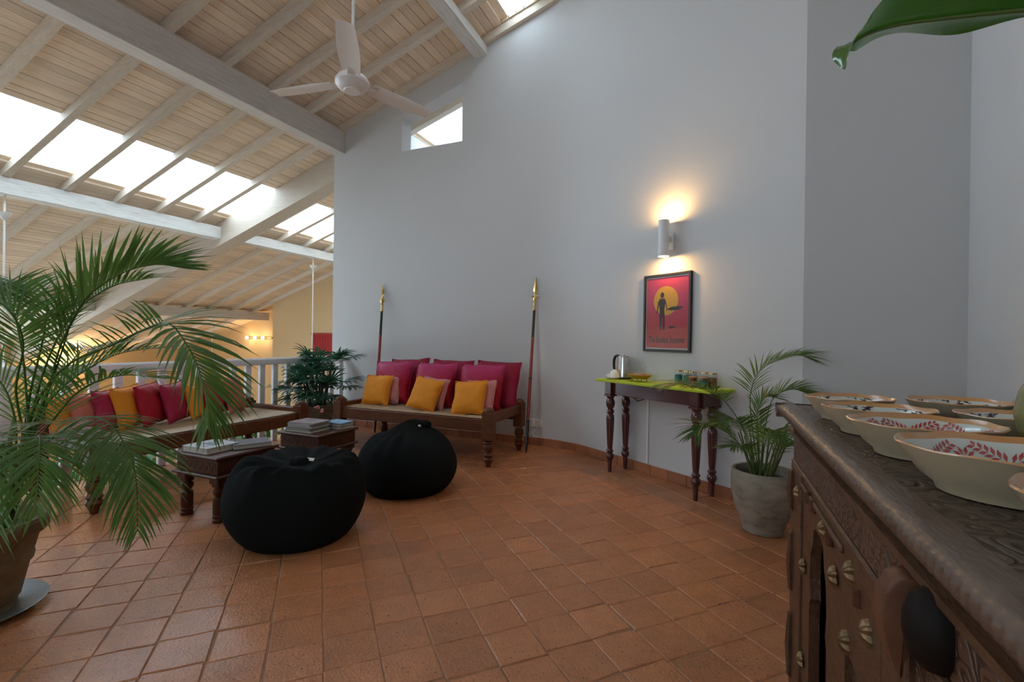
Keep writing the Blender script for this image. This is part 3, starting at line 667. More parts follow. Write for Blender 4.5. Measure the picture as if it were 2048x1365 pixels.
# ------------------------------------------------------------------ bean bags
def beanbag(label, loc, R, H, kind, rz):
    t = thing('bean_bag', label, 'bean bag', loc, rz, 'black bean bags')
    nS, nT = 96, 40; m = M(); rows = []
    for k in range(nT+1):
        s_ = k/nT; row = []
        if s_ < 0.5:
            f = s_/0.5
            if k < 4: r = R*0.72*k/4; z = 0.0
            else: f = (k-4)/(0.5*nT-4); z = H*0.42*f; r = R*(0.72+0.28*math.sin(min(1, f*1.02)*PI/2)**0.7)
        else:
            a = (s_-0.5)/0.5*PI/2; r = R*(math.cos(a)**0.62); z = H*(0.42+0.52*math.sin(a)**1.15)
        for j in range(nS):
            th = 2*PI*j/nS; rr, zz = max(r, 0.001), z
            q = V((math.cos(th), math.sin(th), 0))
            if s_ > 0.55:
                f = ((s_-0.55)/0.45); fold = math.sin(th*9+2.0*noise.noise(q*1.3+V((0, 0, 5+kind*9)))*3)*0.5 + math.sin(th*17+1.0+kind)*0.25
                zz += fold*(0.045 if kind == 0 else 0.03)*math.sin(PI*min(f*1.05, 1))*f; rr *= 1+fold*0.035*f
            rr *= 1+0.035*noise.noise(q*1.5+V((0, 0, z*3+kind*4)))
            dx = dy = 0
            if kind == 0 and s_ > 0.72:                       # crater drawn towards the front, puckered
                f = (s_-0.72)/0.28; zz -= 0.11*f*f*(3-2*f); dx = 0.06*f; dy = -0.09*f
            if kind == 1 and s_ > 0.72:                       # gathered peak flopping to one side
                f = (s_-0.72)/0.28; zz -= 0.02*f*f
            px_, py_ = rr*math.cos(th)*1.03+dx, rr*math.sin(th)*0.97+dy
            if kind == 1 and s_ > 0.5:                        # a gathered ridge of cloth across the top
                u_, v_ = (px_-0.03)*0.85+(py_-0.02)*0.5, -(px_-0.03)*0.5+(py_-0.02)*0.85
                zz += 0.115*math.exp(-(u_/0.17)**2-(v_/0.075)**2) + 0.02*math.exp(-(u_/0.3)**2-((v_+0.12)/0.05)**2)
            row.append(V((px_, py_, max(zz, 0.0))))
        rows.append(row)
    m.grid(rows, False, True); bmesh.ops.remove_doubles(m.b, verts=m.b.verts, dist=0.0008)
    obj('cover', m, black_cloth, t, smooth=180)
    if kind == 0:
        m = M(); m.box((0, 0, 0), (0.05, 0.03, 0.004), 0.001); obj('tag', m, white_plastic, t, (0.10, -0.06, H*0.79), (0.3, 0.1, 0.2))
        m = M(); m.lathe([(0.06, -0.02), (0.05, 0.015), (0.035, 0.03), (0.001, 0.03)], (0.05, -0.08, H*0.765), 20, caps=False, fr=lambda t_, k_: 1+0.15*math.sin(8*t_)); obj('knot', m, black_cloth, t, smooth=180)
    else:
        m = M(); m.lathe([(0.03, -0.02), (0.05, 0.0), (0.045, 0.03), (0.02, 0.045), (0.001, 0.047)], (0.13, 0.05, H*1.01), 20, caps=False, fr=lambda t_, k_: 1+0.18*math.sin(7*t_+k_)); obj('knot', m, black_cloth, t, smooth=180)
        m = M(); m.lathe([(0.012, 0), (0.012, 0.012), (0.008, 0.016), (0.001, 0.016)], seg=12); obj('cord_toggle', m, steel, t, (0.10, -0.03, H*1.03), (1.2, 0, 0))
    return t
beanbag('larger black cloth bean bag in the front with a sunken gathered top and white tag', (-2.315, 2.125, 0), 0.392, 0.60, 0, 0.35)
beanbag('smaller black cloth bean bag in front of the wall daybed with a peaked knotted top', (-2.24, 3.13, 0), 0.382, 0.49, 1, 0.5)
# ------------------------------------------------------------------ spears against the wall
def spear(label, base, tip, group):
    t = thing('ceremonial_spear', label, 'spear', base, 0, group)
    d = V(tip)-V(base); L_ = d.length; t.rotation_mode = 'QUATERNION'; t.rotation_quaternion = V((0, 0, 1)).rotation_difference(d)
    blk = mat('black_lacquer', (0.012, 0.012, 0.012), 0.3, var=[(30, 0.4, (0.03, 0.02, 0.01))]); rd = mat('red_lacquer', (0.30, 0.025, 0.018), 0.3, var=[(25, 0.5, (0.16, 0.02, 0.012))])
    m = M(); m.lathe([(0.006, 0), (0.012, 0.03), (0.0165, 0.12), (0.0175, 0.36)], seg=12); obj('shaft', m, blk, t)
    m = M(); m.lathe([(0.0178, 0.36), (0.0175, 1.25)], seg=12); obj('red_shaft', m, rd, t)
    for z in (0.36, 0.47, 0.80, 1.05, 1.25):
        m = M(); m.lathe([(0.0185, z-0.008), (0.0198, z), (0.0185, z+0.008)], seg=12); obj('band', m, oldbrass if z != 0.8 else blk, t)
    m = M(); m.lathe([(0.0172, 1.25), (0.0158, 1.575)], seg=12); obj('upper_shaft', m, blk, t)
    m = M(); m.lathe([(0.019, 1.57), (0.019, 1.59), (0.016, 1.6), (0.016, 1.66), (0.02, 1.665), (0.013, 1.68), (0.022, 1.70), (0.026, 1.715), (0.02, 1.73), (0.012, 1.745), (0.017, 1.76), (0.012, 1.78)], seg=14); obj('brass_socket', m, brass, t)
    m = M()
    for s_ in (-1, 1):                                       # curled lugs under the blade
        m.tube([V((s_*(0.012+0.035*math.sin(a)), 0, 1.72+0.022*math.cos(a)-0.0)) for a in [0.0, 0.5, 1.0, 1.6, 2.2, 2.7]], [0.006, 0.006, 0.005, 0.005, 0.004, 0.003], 6)
    obj('guard', m, brass, t)
    m = M(); zt = L_                                         # leaf blade with a central ridge
    prof = [(0.008, 1.765), (0.022, 1.79), (0.027, 1.815), (0.020, 1.86), (0.011, zt-0.04), (0.001, zt)]
    m.grid([[V((w_, 0, z)), V((0, -0.010*min(1, w_*60), z)), V((-w_, 0, z)), V((0, 0.010*min(1, w_*60), z))] for w_, z in prof], False, True)
    obj('blade', m, brass, t, smooth=20)
spear('red and black spear leaning on the wall left of the wall daybed', (-3.93, 4.80, 0.0), (-4.03, 5.06, 1.945), 'brass tipped spears')
spear('red and black spear leaning on the wall right of the wall daybed, by the sockets', (-1.815, 4.66, 0.0), (-1.875, 5.06, 1.93), 'brass tipped spears')
# wall sockets and cables
t = thing('wall_socket', 'white double socket plate low on the wall beside the right spear', 'socket', (-1.865, WY-0.001, 0.25))
for dx in (-0.044, 0.044):
    m = M(); m.box((dx, -0.005, 0), (0.084, 0.012, 0.084), 0.003); p = obj('plate', m, white_plastic, t)
    m = M(); m.box((dx+0.015, -0.0125, 0.012), (0.018, 0.004, 0.03), 0.001); obj('switch', m, white_plastic, p)
    if dx < 0:
        m = M()
        for q in ((-0.02, 0.018), (-0.032, -0.012), (-0.008, -0.012)): m.box((dx+q[0], -0.0112, q[1]), (0.006, 0.002, 0.008))
        obj('pin_hole', m, black_plastic, p)
def cable(label, pts, r, m_):
    m = M(); m.tube(pts, r, 6); return tag(obj('cable', m, m_, smooth=60), label, 'cable')
cable('thin white cable curling down from the double socket to the skirting', [(-1.83, WY-0.005, 0.21), (-1.86, WY-0.010, 0.17), (-1.90, WY-0.012, 0.13), (-1.87, WY-0.014, 0.095), (-1.80, WY-0.026, 0.094), (-1.72, WY-0.03, 0.094)], 0.004, white_plastic)
cable('thin grey cable hanging along the white wall beside the corner fan palm', [(-4.72, WY-0.006, 0.03), (-4.70, WY-0.008, 0.075), (-4.68, WY-0.006, 0.14), (-4.675, WY-0.006, 0.26)], 0.004, mat('grey_cable', (0.3, 0.3, 0.31), 0.5))
# ------------------------------------------------------------------ console table and what stands on it
NI = V((-NW.x, -NW.y))                                       # into the wall
TA0 = V((-1.01, 4.375)); TE = V((E.x, E.y)); TR = math.atan2(TE.y, TE.x)
def tp(s_, d, z): p = TA0 + TE*s_ + NI*d; return V((p.x, p.y, z))
con = thing('console_table', 'narrow console table with lime green top and maroon turned legs under the framed poster', 'table', tp(0.6, 0.15, 0), TR)
m = M(); m.box((0, 0, 0.838), (1.21, 0.31, 0.024), 0.004); obj('table_top', m, lime, con)
m = M(); m.box((0, -0.095, 0.77), (0.98, 0.02, 0.112), 0.003); m.box((0, 0.095, 0.77), (0.98, 0.02, 0.112), 0.003)
obj('apron', m, redwood, con)
m = M(); m.box((0.50, 0, 0.77), (0.02, 0.2, 0.112), 0.003); obj('end_apron', m, redwood, con)
m = M(); m.box((-0.50, 0, 0.77), (0.02, 0.2, 0.112), 0.003); tag(obj('end_apron', m, orange_wood, con), 'bare worn orange end board')
for sx in (-1, 1):
    for sy in (-1, 1):
        m = M(); m.box((0, 0, 0.77), (0.075, 0.075, 0.112), 0.003); m.box((0, 0, 0.706), (0.088, 0.088, 0.016), 0.004)
        m.lathe([(0.016, 0), (0.021, 0.11), (0.026, 0.115), (0.036, 0.135), (0.038, 0.15), (0.03, 0.17), (0.022, 0.178), (0.030, 0.185), (0.034, 0.195), (0.026, 0.208), (0.022, 0.215), (0.026, 0.25), (0.034, 0.40), (0.037, 0.49), (0.034, 0.52), (0.024, 0.535), (0.032, 0.545), (0.036, 0.555), (0.03, 0.57), (0.022, 0.58), (0.035, 0.60), (0.041, 0.63), (0.039, 0.65), (0.028, 0.675), (0.034, 0.685), (0.04, 0.698)], (0, 0, 0), 18)
        obj('leg', m, redwood, con, (sx*0.455, sy*0.1, 0))
cable('black flex looping under the left end of the console table', [tp(0.16, 0.29, 0.74), tp(0.18, 0.30, 0.68), tp(0.24, 0.30, 0.645), tp(0.31, 0.30, 0.67), tp(0.37, 0.30, 0.72), tp(0.40, 0.295, 0.76)], 0.004, black_plastic)
m = M(); m.box((0, 0, 0.45), (0.022, 0.014, 0.72), 0.003); cp = TA0 + TE*0.36 + NI*0.31
wp = W0 + TE*((cp-W0).dot(TE)) - NI*0.006
tag(obj('cable_duct', m, white_plastic, None, (wp.x, wp.y, 0), (0, 0, TR)), 'thin white cable duct running up the wall behind the console table', 'duct')
TT = 0.8505
def jar(label, s_, d, r, h, col, kind):
    t = thing('glass_jar', label, 'jar', tp(s_, d, TT), TR, 'glass jars on the console table')
    m = M(); m.lathe([(r*0.94, 0), (r, 0.006), (r, h*0.78), (r*0.9, h*0.85), (r*0.88, h*0.92)], seg=18); obj('glass', m, clear_glass, t)
    m = M(); m.lathe([(r*0.90, 0.003), (r*0.955, 0.008), (r*0.955, h*(0.66 if kind == 'tall' else 0.6)), (r*0.6, h*(0.68 if kind == 'tall' else 0.62))], seg=18)
    nm = 'contents_%02x%02x%02x' % tuple(int(255*c_) for c_ in col)
    obj('contents', m, mat(nm, col, 0.7, var=[(60, 0.7, tuple(0.45*c_ for c_ in col))], bump=[(90, 0.5)]), t)
    m = M(); m.lathe([(r*0.92, h*0.9), (r*1.0, h*0.905), (r*1.0, h*0.985), (r*0.9, h), (0.001, h)], seg=18, caps=False); obj('lid', m, brass if kind == 'tall' else mat('wooden_lid', (0.42, 0.22, 0.09), 0.6, var=[(20, 0.5, (0.3, 0.14, 0.06))]), t)
jar('gold lidded glass jar with deep teal contents, leftmost on the lime console', 0.735, 0.245, 0.032, 0.118, (0.005, 0.22, 0.25), 'tall')
jar('gold lidded glass jar with grey green contents, second from the left on the lime console', 0.823, 0.245, 0.032, 0.118, (0.09, 0.26, 0.17), 'tall')
jar('gold lidded glass jar with brick red contents behind a wooden lidded jar', 0.893, 0.215, 0.033, 0.117, (0.38, 0.09, 0.04), 'tall')
jar('gold lidded glass jar with pale olive contents behind a wooden lidded jar', 0.99, 0.235, 0.033, 0.117, (0.24, 0.25, 0.13), 'tall')
jar('gold lidded glass jar with amber brown contents, rightmost on the lime console', 1.082, 0.20, 0.034, 0.117, (0.27, 0.13, 0.025), 'tall')
jar('short wooden lidded jar with orange flecked contents in front of the red jar', 0.972, 0.115, 0.034, 0.085, (0.38, 0.14, 0.05), 'short')
jar('short wooden lidded jar with teal flecked contents in front of the olive jar', 1.065, 0.115, 0.034, 0.085, (0.05, 0.20, 0.19), 'short')
t = thing('electric_kettle', 'brushed steel electric kettle with black handle on the left of the lime console', 'kettle', tp(0.155, 0.20, TT), TR)
m = M(); m.lathe([(0.07, 0), (0.075, 0.004), (0.075, 0.016), (0.068, 0.02)], seg=28); obj('base', m, black_plastic, t)
m = M(); m.lathe([(0.068, 0.02), (0.068, 0.03), (0.062, 0.10), (0.055, 0.18), (0.052, 0.205)], seg=28, fr=lambda t_, k_: 1+(0.30*max(0, 1-abs(((t_+PI) % (2*PI))-PI)/0.35) if k_ >= 3 else 0)); obj('body', m, steel, t)
m = M(); m.lathe([(0.053, 0.205), (0.05, 0.213), (0.03, 0.217), (0.012, 0.218), (0.01, 0.228), (0.001, 0.229)], seg=24, caps=False); obj('lid', m, steel, t)
m = M(); m.tube([(-0.045, 0, 0.205), (-0.075, 0, 0.218), (-0.105, 0, 0.208), (-0.122, 0, 0.175), (-0.124, 0, 0.12), (-0.115, 0, 0.075), (-0.105, 0, 0.05)], [0.011, 0.012, 0.013, 0.013, 0.012, 0.011, 0.009], 10); m.tube([(-0.05, 0, 0.21), (-0.06, 0, 0.14), (-0.066, 0, 0.07)], [0.009, 0.008, 0.006], 8); obj('handle', m, black_plastic, t)
t = thing('saucer', 'white saucer on the lime console in front of the kettle', 'saucer', tp(0.125, 0.10, TT), TR)
m = M(); m.lathe([(0.03, 0), (0.035, 0.003), (0.06, 0.009), (0.073, 0.015), (0.074, 0.017), (0.058, 0.013), (0.032, 0.006), (0.001, 0.005)], seg=32, caps=False); obj('dish', m, porcelain, t)
t = thing('teacup', 'white teacup lying upside down on the saucer beside the kettle', 'cup', tp(0.14, 0.10, TT+0.0175), TR)
m = M(); m.lathe([(0.044, 0), (0.046, 0.003), (0.043, 0.03), (0.033, 0.055), (0.02, 0.066), (0.019, 0.072), (0.015, 0.072), (0.001, 0.069)], seg=28, caps=False); obj('bowl', m, porcelain, t)
m = M(); m.tube([(-0.04, 0, 0.04), (-0.058, 0, 0.044), (-0.066, 0, 0.03), (-0.058, 0, 0.014), (-0.044, 0, 0.014)], 0.004, 7); obj('handle', m, porcelain, t)
m = M(); m.box((0, 0, 0.012), (0.036, 0.03, 0.024), 0.006); tag(obj('tea_bag', m, mat('paper_sachet', (0.7, 0.68, 0.64), 0.8), None, tp(0.075, 0.085, TT+0.0155), (0.1, 0.2, TR)), 'small white paper sachet on the saucer left of the upturned cup', 'sachet')
t = thing('wire_tray', 'oval yellow tray on thin wire legs beside the kettle', 'tray', tp(0.415, 0.13, TT), TR)
ym = mat('amber_tray', (0.46, 0.26, 0.02), 0.35, var=[(10, 0.5, (0.36, 0.18, 0.015))])
m = M()
rows = []
for r_, z in ((0.55, 0.026), (0.62, 0.024), (0.9, 0.048), (1.0, 0.056), (1.0, 0.060), (0.88, 0.052), (0.6, 0.031), (0.01, 0.030)):
    rows.append([V((0.125*r_*math.cos(a), 0.078*r_*math.sin(a), z)) for a in [2*PI*j/36 for j in range(36)]])
vv = m.grid(rows, False, True); m.cap(vv[0]); obj('dish', m, ym, t)
for sx in (-1, 1):
    for sy in (-1, 1):
        m = M(); m.tube([(sx*0.05, sy*0.03, 0.03), (sx*0.055, sy*0.038, 0.0)], 0.003, 6); obj('leg', m, black_plastic, t)
m = M()
for j in range(30):
    a = 2*PI*j/30; m.tube([(0.08*math.cos(a), 0.05*math.sin(a), 0.027), (0.126*math.cos(a), 0.079*math.sin(a), 0.060)], 0.0013, 4)
obj('wire', m, mat('dark_gold_wire', (0.24, 0.13, 0.02), 0.4), t)
t = thing('sugar_bowl', 'pinkish sugar bowl under a clear glass dome on the yellow tray', 'bowl', tp(0.42, 0.13, TT+0.031), TR)
m = M(); m.lathe([(0.03, 0), (0.046, 0.006), (0.05, 0.03), (0.05, 0.042), (0.047, 0.042), (0.044, 0.03)], seg=24); obj('bowl', m, mat('peach_ceramic', (0.62, 0.38, 0.24), 0.4), t)
m = M(); m.lathe([(0.047, 0.043), (0.045, 0.06), (0.034, 0.076), (0.014, 0.084), (0.006, 0.09), (0.009, 0.1), (0.006, 0.107), (0.001, 0.108)], seg=24, caps=False, fr=lambda t_, k_: 1+0.03*math.cos(12*t_)); obj('glass_dome', m, clear_glass, t)
# ------------------------------------------------------------------ wall lamp and framed poster
def wpnt(s_, out, z): p = W0 + TE*s_ - NI*out; return V((p.x, p.y, z))
s_l = (V((-0.345, 4.305))-W0).dot(TE)
lamp = thing('wall_lamp', 'white tubular up and down wall lamp glowing warm above the poster', 'lamp', wpnt(s_l, 0, 2.09), TR)
m = M(); m.box((0, -0.012, -0.02), (0.075, 0.024, 0.15), 0.004); m.box((0, -0.035, 0), (0.03, 0.04, 0.05), 0.003); obj('bracket', m, white_paint, lamp)
m = M(); R_ = 0.046; m.lathe([(R_-0.004, -0.155), (R_, -0.155), (R_, 0.155), (R_-0.004, 0.155), (R_-0.004, 0.10), (R_-0.004, 0.03), (R_-0.004, -0.03), (R_-0.004, -0.10)], (0, -0.10, 0), 32, caps=False)
m.grid([[V((0, -0.10, z)) + V(((R_-0.004)*math.cos(2*PI*j/32), (R_-0.004)*math.sin(2*PI*j/32), 0)) for j in range(32)] for z in (-0.155, -0.1)], False, True)
obj('tube', m, white_paint, lamp)
for s_ in (-1, 1):
    m = M(); m.lathe([(0.001, 0), (0.036, 0), (0.038, 0.006), (0.001, 0.008)], (0, -0.10, s_*0.118), 20, caps=False); obj('lamp_lens', m, lampdisc, lamp)
    p = wpnt(s_l, 0.10, 2.09+s_*0.142); point_light('wall_lamp_light', p, 11, WARM, 0.022)
ps0 = (V((-0.58, 4.463))-W0).dot(TE); ps1 = (V((-0.16, 4.18))-W0).dot(TE); pw, ph = ps1-ps0, 0.685; pc = 1.457
po = thing('framed_poster', 'framed pink and red poster with a yellow sun under the wall lamp', 'poster', wpnt((ps0+ps1)/2, 0.0, pc), TR); po.rotation_euler = (0, 0.006, TR)
blkf = mat('black_frame', (0.015, 0.012, 0.012), 0.35)
for (cx_, cz_, sx, sz) in ((0, ph/2-0.011, pw, 0.022), (0, -ph/2+0.011, pw, 0.022), (-pw/2+0.011, 0, 0.022, ph-0.044), (pw/2-0.011, 0, 0.022, ph-0.044)):
    m = M(); m.box((cx_, -0.013, cz_), (sx, 0.026, sz), 0.003); obj('frame', m, blkf, po)
pm = mat('poster_paper', (0.55, 0.045, 0.14), 0.5, var=[(3, 0.25, (0.5, 0.04, 0.10))], grad=((0.46, 0.03, 0.02), -0.19, 0.14))
m = M(); m.box((0, -0.010, 0), (pw-0.04, 0.004, ph-0.04)); obj('mount', m, mat('white_mount', (0.7, 0.68, 0.66), 0.7), po)
m = M(); m.box((0, -0.0128, 0.0), (pw-0.062, 0.002, ph-0.066)); obj('print', m, pm, po)
def flat(name, polys, m_, y):
    m = M()
    for poly in polys: m.prism(poly, 0.0006, Matrix.Translation((0, y, 0)) @ Matrix.Rotation(PI/2, 4, 'X'))
    return obj(name, m, m_, po)
def disc(cx_, cz_, rx, rz, n=40): return [(cx_+rx*math.cos(2*PI*i/n), cz_+rz*math.sin(2*PI*i/n)) for i in range(n)]
flat('sun_disc', [disc(-0.01, 0.105, 0.132, 0.128)], mat('poster_yellow', (0.66, 0.36, 0.035), 0.5), -0.0140)
dk = mat('poster_ink', (0.02, 0.014, 0.018), 0.5)
# plain generic beach shapes: a standing figure, a dark boat-like bar, two small posts
fig = [[(-0.075, 0.125), (-0.02, 0.125), (-0.01, 0.09), (-0.028, 0.02), (-0.07, 0.02), (-0.088, 0.09)], disc(-0.048, 0.155, 0.02, 0.026, 16),
       [(-0.07, 0.03), (-0.025, 0.03), (-0.018, -0.04), (-0.045, -0.03), (-0.078, -0.04)], [(-0.072, -0.035), (-0.05, -0.032), (-0.056, -0.15), (-0.07, -0.15)], [(-0.042, -0.032), (-0.02, -0.035), (-0.018, -0.15), (-0.034, -0.15)],
       [(-0.092, 0.10), (-0.080, 0.11), (-0.098, -0.01), (-0.108, -0.005)], [(-0.02, 0.122), (-0.008, 0.1), (0.012, 0.02), (0.004, 0.015)]]
flat('figure', fig, dk, -0.0146)
flat('boat', [[(0.005, 0.03), (0.05, 0.018), (0.13, 0.022), (0.18, 0.045), (0.12, 0.052), (0.05, 0.048)]], dk, -0.0146)
flat('dune', [[(0.02, -0.135), (0.06, -0.14), (0.10, -0.13), (0.075, -0.118), (0.04, -0.117)], [(-0.15, -0.19), (-0.12, -0.185), (-0.135, -0.178)], [(-0.17, -0.155), (-0.15, -0.15), (-0.158, -0.146)]], dk, -0.0146)
cu = bpy.data.curves.new('poster_text', 'FONT'); cu.body = 'The Endless Summer'; cu.size = 0.07; cu.align_x = 'CENTER'; cu.offset = 0.0010; cu.extrude = 0.0003; cu.space_character = 0.92
tmp = bpy.data.objects.new('tmp', cu); C.objects.link(tmp); bpy.context.view_layer.update()
me = bpy.data.meshes.new_from_object(tmp.evaluated_get(bpy.context.evaluated_depsgraph_get())); bpy.data.objects.remove(tmp); bpy.data.curves.remove(cu)
xs_ = [v.co.x for v in me.vertices]; k_ = (pw-0.115)/(max(xs_)-min(xs_))
lo_ = min(v.co.y for v in me.vertices)
for v in me.vertices: v.co = V((v.co.x*k_, -0.0146-v.co.z, -0.262 + v.co.y*1.12))
me.materials.clear(); link('lettering', me, dk, po)
m = M(); m.box((0, -0.0175, 0), (pw-0.04, 0.001, ph-0.04)); obj('glazing', m, glass_mat('frame_glazing', (0.97, 0.97, 0.97), 0.03, 0.12), po)
# ------------------------------------------------------------------ fans
def fan(label, hub, ztop, R, a0, group, cup=0.0, big=True, hw=0.07):
    t = thing('ceiling_fan', label, 'fan', hub, 0, group); L_ = ztop-hub[2]
    m = M(); m.lathe([(0.011, 0.05), (0.011, L_)], seg=12); obj('rod', m, fan_white, t)
    if cup:
        m = M(); m.lathe([(0.016, L_-cup-0.09), (0.05, L_-cup-0.05), (0.075, L_-cup), (0.06, L_-cup+0.003), (0.01, L_-cup+0.003)], seg=20); obj('canopy', m, fan_white, t)
    else:
        m = M(); m.lathe([(0.016, L_-0.10), (0.05, L_-0.05), (0.06, L_)], seg=20); obj('canopy', m, fan_white, t)
    m = M(); m.lathe([(0.001, -0.075), (0.055, -0.074), (0.06, -0.066), (0.066, -0.066), (0.095, -0.05), (0.118, -0.02), (0.118, 0.0), (0.10, 0.028), (0.05, 0.05), (0.02, 0.09), (0.013, 0.11)], seg=32, caps=False); obj('motor', m, fan_white, t)
    for k in range(3):
        a = a0 + k*2*PI/3; n = 6; m = M(); top = []; 
        for i in range(n+1):
            u = i/n; x = 0.14+u*(R-0.14); hw_ = hw*(0.86+0.14*math.sin(PI*min(1, u*1.2))); tw = -0.20*(1-0.4*u)
            if i == n: hw_ *= 0.86
            top.append([V((x + (0.012 if i == n else 0)*0, y*hw_, y*hw_*math.tan(tw) + 0.006*(1-y*y))) for y in (-1, -0.5, 0, 0.5, 1)])
        m.grid(top); m.grid([[p-V((0, 0, 0.004)) for p in r] for r in top])
        for j in (0, 4): m.grid([[r[j], r[j]-V((0, 0, 0.004))] for r in top])
        m.grid([[p, p-V((0, 0, 0.004))] for p in top[-1]]); bmesh.ops.remove_doubles(m.b, verts=m.b.verts, dist=1e-5)
        bl = obj('blade', m, fan_white, t, (0, 0, -0.005), (0, 0, a))
        m = M(); m.box((0.135, 0, 0.0), (0.09, 0.05, 0.005), 0.001)
        for s_ in (-1, 1): m.lathe([(0.006, -0.006), (0.006, 0.006)], (0.165, s_*0.014, 0), 8)
        obj('blade_arm', m, fan_white, bl)
    return t
fan('white three blade ceiling fan hanging over the bean bags on a long rod', (-2.39, 2.63, 3.03), roofz(-2.39), 0.66, math.radians(68.3), None)
gfan = 'fans hung on rods in the hall'
fan('white fan rod with cup canopy in the hall at the far left, by the palm', (-7.9, 2.81, 0.74), 2.875, 0.6, 0.9, gfan, 0.21)
fan('white fan rod with cup canopy in the hall beside the white wall corner', (-7.9, 7.58, 0.74), 2.905, 0.6, 0.3, gfan, 0.16)
fan('small distant fan rod with cup canopy under the farthest hall beam', (-11.68, 7.97, 0.6), 1.665, 0.6, 0.5, gfan, 0.14)
# ------------------------------------------------------------------ hall wall lights, hanging
t = thing('wall_light_bar', 'row of small glowing bulbs on the yellow far wall', 'lamp', (-12.1, 9.74, 1.17))
m = M(); m.box((0, -0.02, 0), (1.35, 0.04, 0.05), 0.01); obj('bar', m, oldbrass, t)
for k, dx in enumerate((-0.50, -0.17, 0.15)):
    m = M(); m.lathe([(0.001, -0.05), (0.032, -0.038), (0.048, 0), (0.032, 0.038), (0.001, 0.05)], (dx, -0.10, 0), 14, caps=False); obj('bulb', m, bulbm, t)
m = M(); m.lathe([(0.03, -0.02), (0.04, 0.02), (0.02, 0.03)], (0.52, -0.07, 0), 14); tag(obj('bulb_socket', m, oldbrass, t), 'dark empty socket')
for p in ((-12.55, 9.5, 1.17), (-11.95, 9.5, 1.17)): point_light('bulb_light', p, 5, (1.0, 0.70, 0.36), 0.08)
HL = [(-14.8, 6.4, 0.3)]  # unseen lamp added for warm uplight on the hall wall and boards
for i, p in enumerate(HL):
    t = thing('hall_fill_lamp', 'added warm cup shaped fill lamp on the hall side wall, unseen behind the palm', 'lamp', (-14.99, p[1], p[2]))
    m = M(); m.lathe([(0.03, -0.1), (0.09, 0.0), (0.11, 0.06), (0.10, 0.06), (0.05, -0.03)], (0.14, 0, 0), 16); obj('fill_lamp_shade', m, white_paint, t)
    m = M(); m.box((0.04, 0, -0.06), (0.1, 0.05, 0.05), 0.004); obj('bracket', m, white_paint, t)  # bracket of the added hall fill lamp
    point_light('hall_fill_light', (p[0]+0.02, p[1], p[2]+0.09), 60, (1.0, 0.70, 0.38), 0.08)
t = thing('red_wall_hanging', 'red embroidered hanging with valance and two long strips on the far hall wall', 'hanging', (-9.05, 9.07, 0))
m = M(); m.box((0, 0, 1.285), (0.86, 0.03, 0.05), 0.006); obj('rod', m, redcloth, t)
m = M(); n = 30; rows = []
for i in range(n+1):
    x = -0.40+0.80*i/n; rows.append([V((x, 0.012*math.sin(i*1.9), z)) for z in (1.27, 1.0, 0.72+0.03*math.sin(i*PI/2.5))])
m.grid(rows); m.grid([[p+V((0, 0.01, 0)) for p in r] for r in rows]); obj('valance', m, redcloth, t)
for xx, w_ in ((-0.16, 0.20), (0.20, 0.19)):
    m = M(); rows = [[V((xx-w_/2+w_*i/10, 0.008*math.sin(i*1.7+z), z)) for z in (0.8, 0.3, -0.1, -0.55)] for i in range(11)]
    m.grid(rows); m.grid([[p+V((0, 0.01, 0)) for p in r] for r in rows]); obj('strip', m, redcloth, t)
